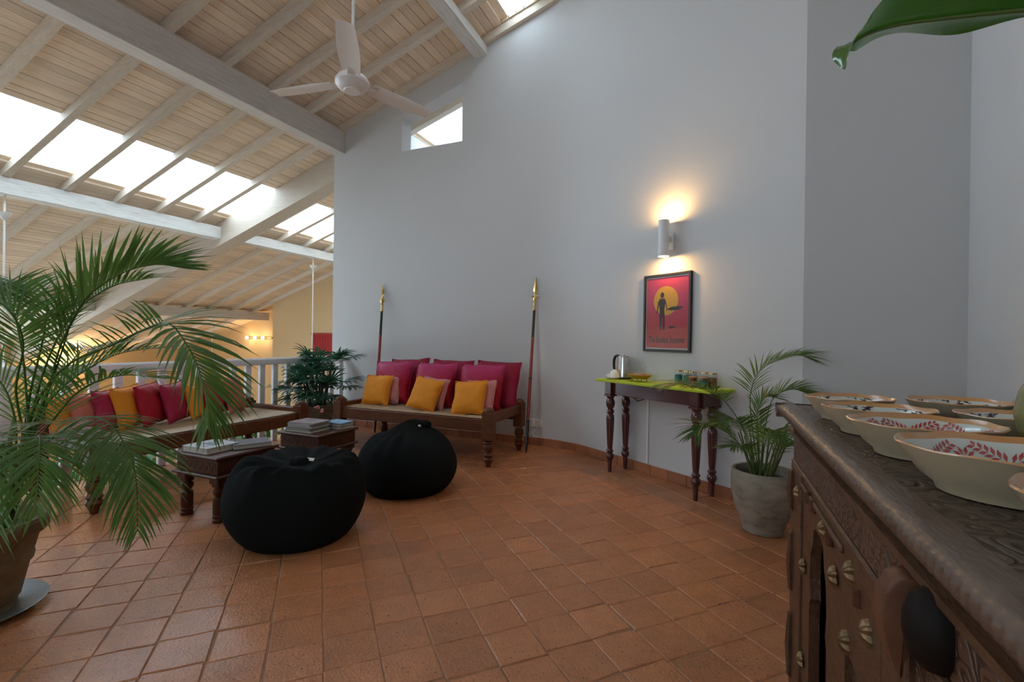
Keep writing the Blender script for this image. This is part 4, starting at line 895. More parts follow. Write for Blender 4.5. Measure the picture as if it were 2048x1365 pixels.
# ------------------------------------------------------------------ plants
def bez(pts, n):
    """Catmull-Rom through pts, n samples"""
    P_ = [V(p) for p in pts]; P_ = [P_[0]*2-P_[1]] + P_ + [P_[-1]*2-P_[-2]]; out = []; k = len(P_)-3
    for i in range(n+1):
        u = i/n*k; j = min(int(u), k-1); f = u-j; a, b_, c_, d = P_[j:j+4]
        out.append(0.5*((2*b_) + (c_-a)*f + (2*a-5*b_+4*c_-d)*f*f + (3*b_-a-3*c_+d)*f**3))
    return out
def frond(t, pts, ll, m_, seed, n=44, start=0.28, width=0.017, keel=0.35, ang=0.9, droop=0.5, sidev=None, name='frond', rr=0.006):
    """a feather palm leaf: rachis plus two rows of leaflets"""
    r = random.Random(seed); ps = bez(pts, 60); m = M(); n = int(n*(1.02 if rr > 0.005 else 1.3)); ll *= 1.22 if rr > 0.005 else 1.1; width *= 0.60
    m.tube(ps[::2], [rr*(1-0.8*i/30) for i in range(31)], 6)
    L_ = len(ps)-1
    for k in range(n):
        u = start + (1-start)*(k+0.5)/n; i = u*L_; j = min(int(i), L_-1); p = ps[j].lerp(ps[j+1], i-j); tg = (ps[min(j+2, L_)]-ps[max(j-1, 0)]).normalized()
        sd = tg.cross(V((0, 0, 1)))
        if sidev is not None: sd = V(sidev) - tg*V(sidev).dot(tg)
        if sd.length < 0.15: sd = V((0.6, 0.8, 0)) - tg*V((0.6, 0.8, 0)).dot(tg)
        sd.normalize(); up = sd.cross(tg).normalized()
        v = (u-start)/(1-start); ln = ll*(0.45+0.75*math.sin(PI*(0.12+0.80*v))**0.8)*(1-0.45*v**4)*r.uniform(0.88, 1.08); wd = width*(0.7+0.4*math.sin(PI*v))
        for s_ in (-1, 1):
            a = ang*(1-0.55*v**2)+r.uniform(-0.09, 0.09); kk = keel+r.uniform(-0.14, 0.14)
            d = (tg*math.cos(a) + (sd*s_*math.cos(kk)+up*math.sin(kk))*math.sin(a)).normalized()
            q = p.copy(); wv = d.cross(up*math.cos(kk)-sd*s_*math.sin(kk))
            if wv.length < 0.1: wv = d.cross(V((0, 0, 1)))
            wv.normalize(); nn = wv.cross(d); row = []; NS = 4
            for s2 in range(NS+1):
                f = s2/NS; w_ = wd*0.5*(0.35 if s2 == 0 else (1-f**2.2)**0.9+0.02)
                row.append([q-wv*w_, q+nn*w_*0.25, q+wv*w_])
                d = (d + V((0, 0, -1))*droop*(0.25+f)*0.28).normalized(); q = q + d*ln/NS
            m.grid(row)
    return obj(name, m, m_, t, smooth=60)
def potprof(m, prof, seg=48): return m.lathe(prof, seg=seg, caps=False)
# large palm at the left
PB = V((-2.885, 0.925, 0))
lp = thing('potted_areca_palm', 'large areca palm with arching fronds in a banded cement pot at the left front', 'potted plant', PB)
m = M(); potprof(m, [(0.001, 0.045), (0.145, 0.045), (0.16, 0.055), (0.19, 0.20), (0.200, 0.205), (0.203, 0.225), (0.20, 0.235), (0.215, 0.30), (0.222, 0.325), (0.24, 0.33), (0.25, 0.345), (0.252, 0.385), (0.243, 0.398), (0.225, 0.398), (0.212, 0.38), (0.205, 0.30)]); obj('pot', m, terr_pot, lp)
m = M(); m.lathe([(0.001, 0.35), (0.12, 0.352), (0.214, 0.335)], seg=24, caps=False, fr=lambda t_, k_: 1); obj('soil', m, soilm, lp)
m = M(); m.lathe([(0.001, 0.002), (0.20, 0.003), (0.245, 0.028), (0.25, 0.034), (0.24, 0.036), (0.19, 0.016), (0.001, 0.014)], seg=48, caps=False); obj('saucer', m, mat('dark_wet_saucer', (0.09, 0.09, 0.08), 0.35, var=[(12, 0.6, (0.16, 0.15, 0.13))]), lp)
ped = M(); ped.lathe([(0.15, 0.012), (0.15, 0.046)], seg=32); obj('pot_foot', ped, terr_pot, lp)
for k in range(9):
    a = k*0.7; r_ = 0.03+0.012*(k % 4)
    base = V((r_*math.cos(a)+0.02, r_*math.sin(a), 0.33)); topp = V((0.10+0.05*math.cos(a*1.3), 0.05+0.06*math.sin(a), 0.72+0.06*(k % 3)))
    m = M(); m.tube(bez([base, base.lerp(topp, 0.5)+V((0.015, 0, 0)), topp], 8), [0.013-0.0007*i for i in range(9)], 7); obj('stem', m, stemm, lp)
LF = [
 ([(-2.72, 0.99, 0.36), (-2.69, 1.03, 0.71), (-2.54, 1.04, 0.97), (-2.42, 1.03, 1.16), (-2.27, 1.04, 1.34), (-2.09, 1.06, 1.43), (-1.93, 1.09, 1.465), (-1.80, 1.12, 1.45)], dict(ll=0.200, ang=0.50, keel=0.9, start=0.42, n=46, droop=0.22, width=0.022)),
 ([(-2.75, 0.98, 0.36), (-2.71, 1.02, 0.71), (-2.50, 1.0, 0.95), (-2.26, 0.99, 1.09), (-2.0, 0.99, 1.16), (-1.78, 0.98, 1.22), (-1.65, 0.98, 1.24), (-1.54, 0.97, 1.17), (-1.48, 0.97, 1.09), (-1.46, 0.98, 1.0), (-1.45, 0.98, 0.92)], dict(ll=0.185, keel=0.45, start=0.36, n=46, droop=0.7, width=0.021, ang=0.85)),
 ([(-2.76, 1.0, 0.36), (-2.75, 1.05, 0.74), (-2.70, 1.13, 0.93), (-2.62, 1.22, 1.05), (-2.53, 1.31, 1.12), (-2.30, 1.40, 1.15)], dict(ll=0.200, n=36, keel=0.3, droop=0.4)),
 ([(-2.72, 0.97, 0.36), (-2.62, 1.0, 0.66), (-2.38, 1.0, 0.80), (-2.15, 0.99, 0.89), (-1.97, 0.98, 0.88), (-1.85, 0.97, 0.80), (-1.80, 0.97, 0.71), (-1.77, 0.96, 0.54)], dict(ll=0.176, n=42, keel=0.15, droop=0.9, start=0.42)),
 ([(-2.74, 0.94, 0.36), (-2.59, 0.90, 0.68), (-2.45, 0.84, 0.82), (-2.33, 0.78, 0.80), (-2.26, 0.72, 0.66), (-2.24, 0.69, 0.50)], dict(ll=0.208, n=40, keel=0.1, droop=0.75, start=0.36)),
 ([(-2.73, 0.97, 0.36), (-2.70, 1.02, 0.71), (-2.60, 1.01, 0.97), (-2.56, 1.03, 1.18), (-2.61, 1.06, 1.35), (-2.81, 1.08, 1.41), (-3.03, 1.10, 1.44), (-3.3, 1.09, 1.38)], dict(ll=0.208, n=46, keel=0.2, droop=0.5, start=0.45)),
 ([(-2.73, 0.99, 0.36), (-2.67, 1.03, 0.79), (-2.60, 1.06, 1.08), (-2.50, 1.10, 1.28), (-2.36, 1.16, 1.40), (-2.20, 1.22, 1.44)], dict(ll=0.192, n=38, keel=0.5, droop=0.45, start=0.45)),
 ([(-2.72, 0.99, 0.36), (-2.68, 1.03, 0.62), (-2.66, 1.10, 0.74), (-2.62, 1.18, 0.76), (-2.56, 1.24, 0.66), (-2.54, 1.28, 0.48)], dict(ll=0.200, n=34, keel=0.1, droop=0.8, start=0.35)),
 ([(-2.75, 0.97, 0.36), (-2.72, 1.01, 0.71), (-2.75, 1.0, 0.92), (-2.80, 0.95, 1.05), (-2.90, 0.88, 1.13), (-3.05, 0.82, 1.10)], dict(ll=0.192, n=36, keel=0.25, droop=0.5)),
 ([(-2.73, 0.97, 0.36), (-2.69, 1.02, 0.71), (-2.59, 0.96, 0.97), (-2.43, 0.92, 1.16), (-2.41, 0.87, 1.29), (-2.48, 0.80, 1.36), (-2.6, 0.74, 1.36)], dict(ll=0.176, n=40, keel=0.3, droop=0.5, start=0.4)),
 ([(-2.70, 0.96, 0.36), (-2.57, 0.97, 0.63), (-2.36, 0.93, 0.79), (-2.20, 0.88, 0.83), (-2.08, 0.83, 0.77), (-2.02, 0.80, 0.62)], dict(ll=0.168, n=36, keel=0.1, droop=0.85, start=0.4)),
 ([(-2.72, 0.98, 0.36), (-2.64, 0.99, 0.66), (-2.46, 1.01, 0.83), (-2.30, 1.04, 0.98), (-2.15, 1.10, 1.04), (-2.0, 1.16, 1.03)], dict(ll=0.176, n=36, keel=0.3, droop=0.55, start=0.4)),
 ([(-2.76, 1.0, 0.36), (-2.78, 1.08, 0.70), (-2.82, 1.18, 0.95), (-2.90, 1.30, 1.10), (-3.02, 1.45, 1.14)], dict(ll=0.200, n=34, keel=0.25, droop=0.5)),
 ([(-2.72, 0.96, 0.36), (-2.62, 0.93, 0.60), (-2.52, 0.86, 0.70), (-2.44, 0.78, 0.66), (-2.40, 0.72, 0.52)], dict(ll=0.192, n=34, keel=0.05, droop=0.8, start=0.35)),
 ([(-2.75, 0.99, 0.36), (-2.70, 1.06, 0.60), (-2.55, 1.10, 0.74), (-2.38, 1.12, 0.74), (-2.25, 1.13, 0.62)], dict(ll=0.176, n=34, keel=0.1, droop=0.8, start=0.35)),
 ([(-2.73, 0.98, 0.36), (-2.66, 1.02, 0.72), (-2.62, 1.0, 1.0), (-2.58, 0.96, 1.22), (-2.66, 0.95, 1.38), (-2.85, 0.98, 1.42)], dict(ll=0.176, n=36, keel=0.3, droop=0.5, start=0.5)),
]
LF.append(([(-2.72, 0.98, 0.36), (-2.64, 0.98, 0.66), (-2.52, 0.97, 0.83), (-2.40, 0.96, 0.85)], dict(ll=0.13, n=14, keel=0.1, droop=0.4, start=0.72, ang=1.1)))
for k, (pts, kw) in enumerate(LF):
    frond(lp, [V(p)-PB for p in pts], m_=areca_y if k == len(LF)-1 else areca, seed=100+k, **kw)
m = M(); m.tube(bez([V((-2.66, 1.02, 0.7))-PB, V((-2.45, 1.05, 1.15))-PB, V((-2.36, 1.08, 1.50))-PB], 10), [0.006-0.0005*i for i in range(11)], 6); obj('spear_leaf', m, areca, lp)
# right palm
RB = V((0.305, 3.40, 0))
rp_ = thing('potted_areca_palm', 'smaller areca palm in a rounded stained grey cement pot by the console', 'potted plant', RB)
m = M(); potprof(m, [(0.001, 0.0), (0.105, 0.0), (0.115, 0.006), (0.118, 0.03), (0.135, 0.075), (0.168, 0.16), (0.187, 0.25), (0.190, 0.32), (0.186, 0.385), (0.180, 0.395), (0.166, 0.392), (0.162, 0.33)]); obj('pot', m, grey_pot, rp_)
m = M(); m.lathe([(0.001, 0.345), (0.10, 0.348), (0.168, 0.335)], seg=24, caps=False); obj('soil', m, soilm, rp_)
for k in range(12):
    a = k*0.55; base = V((0.05*math.cos(a)-0.01, 0.05*math.sin(a), 0.33)); tp_ = base+V((0.09*math.cos(a*1.1), 0.08*math.sin(a), 0.25+0.03*(k % 4)))
    m = M(); m.tube(bez([base, base.lerp(tp_, 0.5), tp_], 6), [0.009-0.0009*i for i in range(7)], 6); obj('stem', m, stemm, rp_)
RF = [
 ([(0.28, 3.39, 0.36), (0.24, 3.36, 0.62), (0.22, 3.33, 0.87), (0.27, 3.30, 1.03), (0.38, 3.32, 1.10), (0.48, 3.34, 1.13), (0.54, 3.35, 1.11)], dict(ll=0.20, n=40, keel=0.25, droop=0.5, start=0.34, width=0.017)),
 ([(0.27, 3.38, 0.36), (0.19, 3.29, 0.63), (0.10, 3.20, 0.80), (-0.01, 3.09, 0.91), (-0.15, 2.98, 0.95), (-0.26, 2.91, 0.94)], dict(ll=0.20, n=38, keel=0.15, droop=0.5, start=0.45)),
 ([(0.28, 3.39, 0.36), (0.31, 3.40, 0.65), (0.35, 3.41, 0.84), (0.44, 3.41, 0.91), (0.52, 3.41, 0.90), (0.58, 3.42, 0.86)], dict(ll=0.18, n=34, keel=0.3, droop=0.5, start=0.4)),
 ([(0.26, 3.37, 0.36), (0.16, 3.22, 0.57), (0.06, 3.12, 0.67), (-0.04, 3.03, 0.71), (-0.08, 2.99, 0.67)], dict(ll=0.17, n=32, keel=0.2, droop=0.5, start=0.4)),
 ([(0.30, 3.39, 0.36), (0.36, 3.36, 0.60), (0.43, 3.34, 0.70), (0.48, 3.32, 0.71), (0.53, 3.28, 0.63)], dict(ll=0.17, n=32, keel=0.1, droop=0.8, start=0.4)),
 ([(0.28, 3.38, 0.36), (0.22, 3.25, 0.57), (0.17, 3.12, 0.70), (0.12, 3.04, 0.75), (0.04, 2.95, 0.74)], dict(ll=0.17, n=32, keel=0.2, droop=0.55, start=0.4)),
 ([(0.29, 3.39, 0.36), (0.38, 3.44, 0.50), (0.44, 3.47, 0.56), (0.50, 3.48, 0.53)], dict(ll=0.13, n=26, keel=0.2, droop=0.6)),
 ([(0.27, 3.38, 0.36), (0.22, 3.25, 0.51), (0.17, 3.17, 0.58), (0.11, 3.09, 0.58)], dict(ll=0.15, n=26, keel=0.2, droop=0.6)),
 ([(0.28, 3.39, 0.36), (0.28, 3.43, 0.56), (0.27, 3.45, 0.75), (0.32, 3.46, 0.85), (0.41, 3.47, 0.84)], dict(ll=0.13, n=32, keel=0.3, droop=0.5)),
 ([(0.29, 3.38, 0.36), (0.30, 3.28, 0.58), (0.33, 3.20, 0.68), (0.38, 3.13, 0.66)], dict(ll=0.16, n=28, keel=0.1, droop=0.75)),
 ([(0.27, 3.39, 0.36), (0.15, 3.40, 0.56), (0.04, 3.42, 0.64), (-0.05, 3.44, 0.62)], dict(ll=0.15, n=28, keel=0.2, droop=0.6)),
]
for k, (pts, kw) in enumerate(RF): frond(rp_, [V(p)-RB for p in pts], m_=areca, seed=300+k, rr=0.004, **kw)
# fan palm in the corner
FB = V((-4.38, 4.28, 0))
fp = thing('potted_fan_palm', 'bushy dark fan palm in a grey pot in the corner between the two daybeds', 'potted plant', FB)
m = M(); potprof(m, [(0.001, 0.0), (0.14, 0.0), (0.16, 0.02), (0.195, 0.30), (0.20, 0.345), (0.215, 0.35), (0.22, 0.36), (0.22, 0.40), (0.205, 0.405), (0.19, 0.39), (0.185, 0.3)]); obj('pot', m, grey_pot, fp)
m = M(); m.lathe([(0.001, 0.37), (0.195, 0.36)], seg=24, caps=False); obj('soil', m, soilm, fp)
r = random.Random(5); tips = []
for k in range(8):
    a = k*2.4; base = V((0.09*math.cos(a), 0.09*math.sin(a), 0.36)); hh = 0.66+0.28*((k*5) % 8)/8; top = V((0.17*math.cos(a), 0.17*math.sin(a), hh)); tips.append((base, top))
    m = M(); m.tube(bez([base, base.lerp(top, 0.5), top], 6), 0.012, 7); obj('cane', m, canem, fp)
for k in range(66):
    base, top = tips[k % 8]; f = r.uniform(0.30, 1.0); p0 = base.lerp(top, f); a = r.uniform(0, 2*PI); el = r.uniform(-0.25, 0.95); ln = r.uniform(0.15, 0.34)
    dr = V((math.cos(a)*math.cos(el), math.sin(a)*math.cos(el), math.sin(el))); p1 = p0+dr*ln*0.6+V((0, 0, 0.02)); p2 = p0+dr*ln
    m = M(); m.tube([p0, p1, p2], [0.0035, 0.003, 0.0025], 5); side = dr.cross(V((0, 0, 1))).normalized(); up = side.cross(dr); nl = r.randrange(7, 10)
    for i in range(nl):
        b_ = -1.35+2.7*i/(nl-1); d = (dr*math.cos(b_)+side*math.sin(b_)+up*0.25).normalized(); q = p2.copy(); L_ = r.uniform(0.19, 0.25)*(1-0.18*abs(b_)); wv = d.cross(up).normalized(); rows = []
        for s_ in range(5):
            w_ = (0.004, 0.012, 0.0145, 0.012, 0.006)[s_]; nn = wv.cross(d)
            rows.append([q-wv*w_, q+nn*w_*0.35, q+wv*w_]); d = (d+V((0, 0, -0.13*(s_+1)*0.6))).normalized(); q = q+d*L_/4
        m.grid(rows)
    obj('fan_leaf', m, rhapisl, fp, smooth=60)
# garden shrubs rising from the hall floor beyond the balustrade
def shrub(label, loc, h, seed, spread, leafw):
    t = thing('garden_shrub', label, 'shrub', loc, 0, 'shrubs below the balustrade'); r = random.Random(seed)
    for k in range(5):
        a = k*1.25; m = M(); m.tube(bez([(0.03*math.cos(a), 0.03*math.sin(a), 0), (0.12*math.cos(a), 0.12*math.sin(a), h*0.5), (spread*0.5*math.cos(a), spread*0.5*math.sin(a), h*0.93)], 6), 0.016, 6); obj('stem', m, stemm, t)
    for c_ in range(14):
        m = M()
        for k in range(9):
            a, e = r.uniform(0, 2*PI), r.uniform(-0.5, 0.9); rad = spread*r.uniform(0.35, 1); ca = c_*0.9
            q = V((0.7*rad*math.cos(ca)+0.1*r.uniform(-1, 1), 0.7*rad*math.sin(ca)+0.1*r.uniform(-1, 1), h-r.uniform(0, 0.55))); d = V((math.cos(a)*math.cos(e), math.sin(a)*math.cos(e), math.sin(e))); wv = d.cross(V((0, 0, 1))).normalized(); L_ = r.uniform(0.18, 0.30); rows = []
            for s_ in range(5):
                w_ = leafw*(0.15, 0.8, 1, 0.7, 0.05)[s_]; rows.append([q-wv*w_, q+V((0, 0, -w_*0.2)), q+wv*w_]); d = (d+V((0, 0, -0.18))).normalized(); q = q+d*L_/4
            m.grid(rows)
        tag(obj('leaf_cluster', m, gardenl, t, smooth=60), kind='stuff')
for k, (x, y, h, lb) in enumerate(((-5.6, 2.35, 3.02, 'leafy green shrub seen under the palm end of the balustrade'), (-5.7, 3.15, 2.98, 'leafy green shrub seen below the middle of the balustrade daybed'), (-5.8, 3.95, 2.95, 'leafy green shrub seen between balusters right of the middle of the daybed'), (-6.0, 4.75, 3.08, 'leafy green shrub seen under the far end of the balustrade daybed'), (-6.2, 5.6, 3.02, 'leafy green shrub seen through the balusters by the fan palm'))):
    shrub(lb, (x, y, -3.0), h, 70+k, 0.32, 0.03)
# ------------------------------------------------------------------ carved chest
CX0, CX1, CY0, CY1 = 0.20, 1.02, -0.75, 1.86
ch = thing('carved_chest', 'old dark carved wooden sideboard in the right foreground with patterned bowls on top', 'sideboard', (0.6, 0.55, 0))
co = V((-0.6, -0.55, 0))
m = M()                                                   # top edge: rounded nosing with fluted underside, along the front and the far end
def nosing(path_pts, nrm, n):
    rows = []
    prof = [(0.050, 0.0), (0.030, -0.0005), (0.014, -0.003), (0.004, -0.009), (0.0, -0.018), (0.003, -0.028), (0.012, -0.036), (0.024, -0.040), (0.026, -0.046), (0.05, -0.046)]
    a, b_ = V(path_pts[0]), V(path_pts[1]); L_ = (b_-a).length
    for i in range(n+1):
        p = a.lerp(b_, i/n); s_ = i/n*L_; row = []
        for k, (o_, z) in enumerate(prof):
            fl = 0.0036*(0.5+0.5*math.cos(2*PI*s_/0.017+k*0.7))**0.7 if 4 <= k <= 7 else 0
            wob = 0.0015*noise.noise(V((s_*9, k*0.3, 0)))
            row.append(p + V(nrm)*(o_+fl+wob) + V((0, 0, z+fl*0.5)))
        rows.append(row)
    m.grid(rows)
nosing([(CX0, CY1, 1.0), (CX0, CY0, 1.0)], (1, 0, 0), 820); nosing([(CX0, CY1, 1.0), (CX1, CY1, 1.0)], (0, -1, 0), 260)
obj('fluted_edge', m, chesttop, ch, co, smooth=60)
carv = bpy.data.materials.new('carved_scroll_wood'); carv.use_nodes = True
def carved(mm, c1, c2, sc_, st, rough):
    nt = mm.node_tree; N = nt.nodes; L = nt.links; b_ = N['Principled BSDF']; b_.inputs['Roughness'].default_value = rough
    tc = N.new('ShaderNodeTexCoord'); nz = N.new('ShaderNodeTexNoise'); nz.inputs['Scale'].default_value = sc_*0.35; nz.inputs['Detail'].default_value = 1.5
    ad = N.new('ShaderNodeVectorMath'); ad.operation = 'MULTIPLY_ADD'; ad.inputs[1].default_value = (0.09, 0.09, 0.09); L.new(tc.outputs['Object'], nz.inputs['Vector']); L.new(nz.outputs['Color'], ad.inputs[0]); L.new(tc.outputs['Object'], ad.inputs[2])
    wv = N.new('ShaderNodeTexVoronoi'); wv.inputs['Scale'].default_value = sc_; L.new(ad.outputs[0], wv.inputs['Vector'])
    sn = N.new('ShaderNodeMath'); sn.operation = 'MULTIPLY'; sn.inputs[1].default_value = 17; L.new(wv.outputs['Distance'], sn.inputs[0]); s2 = N.new('ShaderNodeMath'); s2.operation = 'SINE'; L.new(sn.outputs[0], s2.inputs[0])
    rp2 = N.new('ShaderNodeMapRange'); rp2.inputs[1].default_value = -0.9; rp2.inputs[2].default_value = 0.3; L.new(s2.outputs[0], rp2.inputs[0])
    mx = N.new('ShaderNodeMix'); mx.data_type = 'RGBA'; mx.inputs[6].default_value = (*c2, 1); mx.inputs[7].default_value = (*c1, 1); L.new(rp2.outputs[0], mx.inputs[0]); L.new(mx.outputs[2], b_.inputs['Base Color'])
    bp = N.new('ShaderNodeBump'); bp.inputs['Strength'].default_value = st; bp.inputs['Distance'].default_value = 0.006; L.new(rp2.outputs[0], bp.inputs['Height']); L.new(bp.outputs[0], b_.inputs['Normal'])
carved(carv, (0.115, 0.075, 0.05), (0.06, 0.036, 0.024), 26, 0.55, 0.42)
carv2 = bpy.data.materials.new('carved_frieze_wood'); carv2.use_nodes = True; carved(carv2, (0.105, 0.05, 0.028), (0.05, 0.024, 0.014), 30, 0.6, 0.42)
m = M(); m.box(((CX0+0.05+CX1-0.05)/2, (CY0+CY1-0.05)/2, 0.983), (CX1-CX0-0.102, CY1-CY0-0.052, 0.030), 0.002); obj('carved_top_panel', m, carv, ch, co)
def fy(name, x, y0_, y1_, z0_, z1_, dx, mt, bev=0.003):
    m = M(); m.box((x+dx/2, (y0_+y1_)/2, (z0_+z1_)/2), (dx, y1_-y0_, z1_-z0_), bev); return obj(name, m, mt, ch, co)
FXc = 0.25
m = M()                                                   # cornice under the top, swept profile
prof = [(0.23, 0.955), (0.232, 0.945), (0.240, 0.932), (0.247, 0.922), (0.236, 0.918), (0.236, 0.906), (0.246, 0.902), (0.262, 0.895)]
m.grid([[V((x, y, z)) for x, z in prof] for y in (CY0, CY1-0.03)]); m.grid([[V((x, CY1-0.03-(x-0.232)*0.6, z)) for x, z in prof], [V((CX1-0.05, CY1-0.03-(x-0.232)*0.6, z)) for x, z in prof]]); obj('cornice', m, chestwood, ch, co)
fy('carved_frieze', 0.249, CY0, 1.80, 0.822, 0.902, 0.03, carv2)
fy('moulding', 0.243, CY0, 1.805, 0.808, 0.823, 0.03, chestwood, 0.005)
fy('moulding', 0.246, CY0, 1.80, 0.893, 0.903, 0.02, chestwood, 0.003)
# front boards with the lobed arch opening
def lobed(yc, hw, z0_, ztop):
    pts = [(yc-hw, z0_), (yc-hw, ztop-0.26), (yc-hw*0.86, ztop-0.24), (yc-hw*0.98, ztop-0.19), (yc-hw*0.90, ztop-0.12), (yc-hw*0.66, ztop-0.085), (yc-hw*0.55, ztop-0.04), (yc-hw*0.25, ztop-0.03), (yc, ztop)]
    return pts + [(2*yc-y_, z_) for y_, z_ in pts[-2::-1]]
def front_panel(y0_, y1_, z0_, z1_, yc, hw, x, th, mt, name):
    arch = lobed(yc, hw, z0_, z1_-0.06)
    k = len(arch)//2
    left = [(y0_, z0_)] + arch[:k+1] + [(yc, z1_), (y0_, z1_)]; right = [(y1_, z0_), (y1_, z1_), (yc, z1_)] + arch[k:][::1]
    m = M()
    for poly in (left, right[:3] + arch[k:]):
        m.prism([(p[0], p[1]) for p in poly], th, Matrix.Translation((x, 0, 0)) @ Matrix(((0, 0, 1, 0), (1, 0, 0, 0), (0, 1, 0, 0), (0, 0, 0, 1))))
    return obj(name, m, mt, ch, co, smooth=None)
front_panel(1.13, 1.62, 0.05, 0.810, 1.40, 0.105, FXc, 0.025, chestwood, 'arched_front')
fy('recess_back', 0.30, 1.16, 1.60, 0.05, 0.80, 0.02, recess_red)
fy('corner_post', 0.243, 1.62, 1.80, 0.0, 0.810, 0.07, chestwood)
for z0_, z1_ in ((0.66, 0.80), (0.40, 0.60), (0.12, 0.34)):
    m = M(); m.lathe([(0.001, z0_), (0.012, z0_+0.01), (0.018, (z0_+z1_)/2), (0.012, z1_-0.01), (0.001, z1_)], (0.243, 1.755, 0), 12, caps=False, fr=lambda t_, k_: 1+0.12*math.sin(5*t_)); obj('carved_baluster', m, chestwood, ch, co)
fy('stile', 0.246, 0.90, 1.13, 0.60, 0.810, 0.035, chestwood)
fy('carved_panel', 0.262, 0.93, 1.13, 0.03, 0.60, 0.02, carv2)
fy('stile', 0.247, 0.80, 0.93, 0.0, 0.810, 0.04, chestwood)
fy('carved_panel', 0.256, CY0, 0.80, 0.03, 0.810, 0.02, carv2)
m = M()
for i in range(9):                                        # carved leaf spray on the side panel
    a = 0.25+0.16*i; m.tube([(0.262, 1.03, 0.10), (0.257, 1.03+0.10*math.cos(a+0.2), 0.10+0.16*math.sin(a)), (0.259, 1.03+0.09*math.cos(a)*1.3, 0.10+0.40*math.sin(a))], [0.012, 0.016, 0.003], 6)
obj('carved_spray', m, mat('dusty_carving', (0.17, 0.11, 0.065), 0.5, var=[(14, 0.6, (0.09, 0.05, 0.03))]), ch, co)
fy('plinth', 0.235, CY0, 1.815, 0.0, 0.05, 0.06, chestwood)
m = M(); m.box((0.66, 0.525, 0.475), (0.70, 2.5, 0.91)); obj('carcass', m, chestwood, ch, co)
fy('moulding', 0.241, 1.14, 1.62, 0.775, 0.79, 0.02, chestwood, 0.004)
for (y_, z_) in ((1.314, 0.771-0.01), (1.078, 0.765), (1.205, 0.70), (1.57, 0.561), (0.965, 0.715), (1.584, 0.284), (1.68, 0.74), (1.10, 0.62)):
    m = M(); ax = Matrix.Rotation(-PI/2, 4, 'Y')            # shell shaped brass stud
    m.lathe([(0.021, 0), (0.0195, 0.005), (0.014, 0.010), (0.007, 0.014), (0.001, 0.015)], (0.246, y_, z_), 32, caps=False, axis=ax, fr=lambda t_, k_: 1+0.17*math.cos(7*t_))
    obj('rosette', m, oldbrass, ch, co, smooth=30)
for (y_, z_) in ((1.245, 0.765), (1.02, 0.745), (1.44, 0.775), (1.50, 0.78)):
    m = M(); m.lathe([(0.001, 0), (0.011, 0.003), (0.012, 0.03), (0.001, 0.033)], (0.246, y_, z_-0.017), 12, caps=False); obj('peg', m, darkwood, ch, co)
# the trunk-like bracket on the front
m = M(); prof = [(0.262-(0.262-x_)*0.60-0.008, 0.902-(0.937-z_)*0.88) for x_, z_ in [(0.262, 0.935), (0.225, 0.937), (0.202, 0.928), (0.188, 0.908), (0.182, 0.882), (0.184, 0.855), (0.192, 0.828), (0.204, 0.803), (0.214, 0.786), (0.222, 0.790), (0.224, 0.812), (0.231, 0.822), (0.229, 0.845), (0.240, 0.86), (0.238, 0.885), (0.262, 0.90)]]
m.prism(prof, 0.042, Matrix.Translation((0, 0.795, 0)) @ Matrix.Rotation(PI/2, 4, 'X')); es = [e for e in m.b.edges]; bmesh.ops.bevel(m.b, geom=es, offset=0.004, segments=2, affect='EDGES', profile=0.5)
obj('bracket', m, mat('reddish_bracket_wood', (0.12, 0.045, 0.022), 0.42, var=[(9, 0.7, (0.06, 0.022, 0.012)), (24, 0.4, (0.20, 0.095, 0.05))], bump=[(20, 0.3)], spec=0.25), ch, co, smooth=40)
m = M(); m.lathe([(0.001, -0.055), (0.018, -0.05), (0.029, -0.035), (0.033, -0.01), (0.032, 0.01), (0.026, 0.028), (0.015, 0.038), (0.001, 0.041)], (0.244, 0.70, 0.875), 24, caps=False); obj('hollow_shade_lump', m, mat('hollow_shade_black', (0.010, 0.006, 0.004), 0.6, bump=[(20, 0.3)], spec=0.15), ch, co, smooth=80)  # near-black lump: shade of the hollow beside the bracket, built as a shape
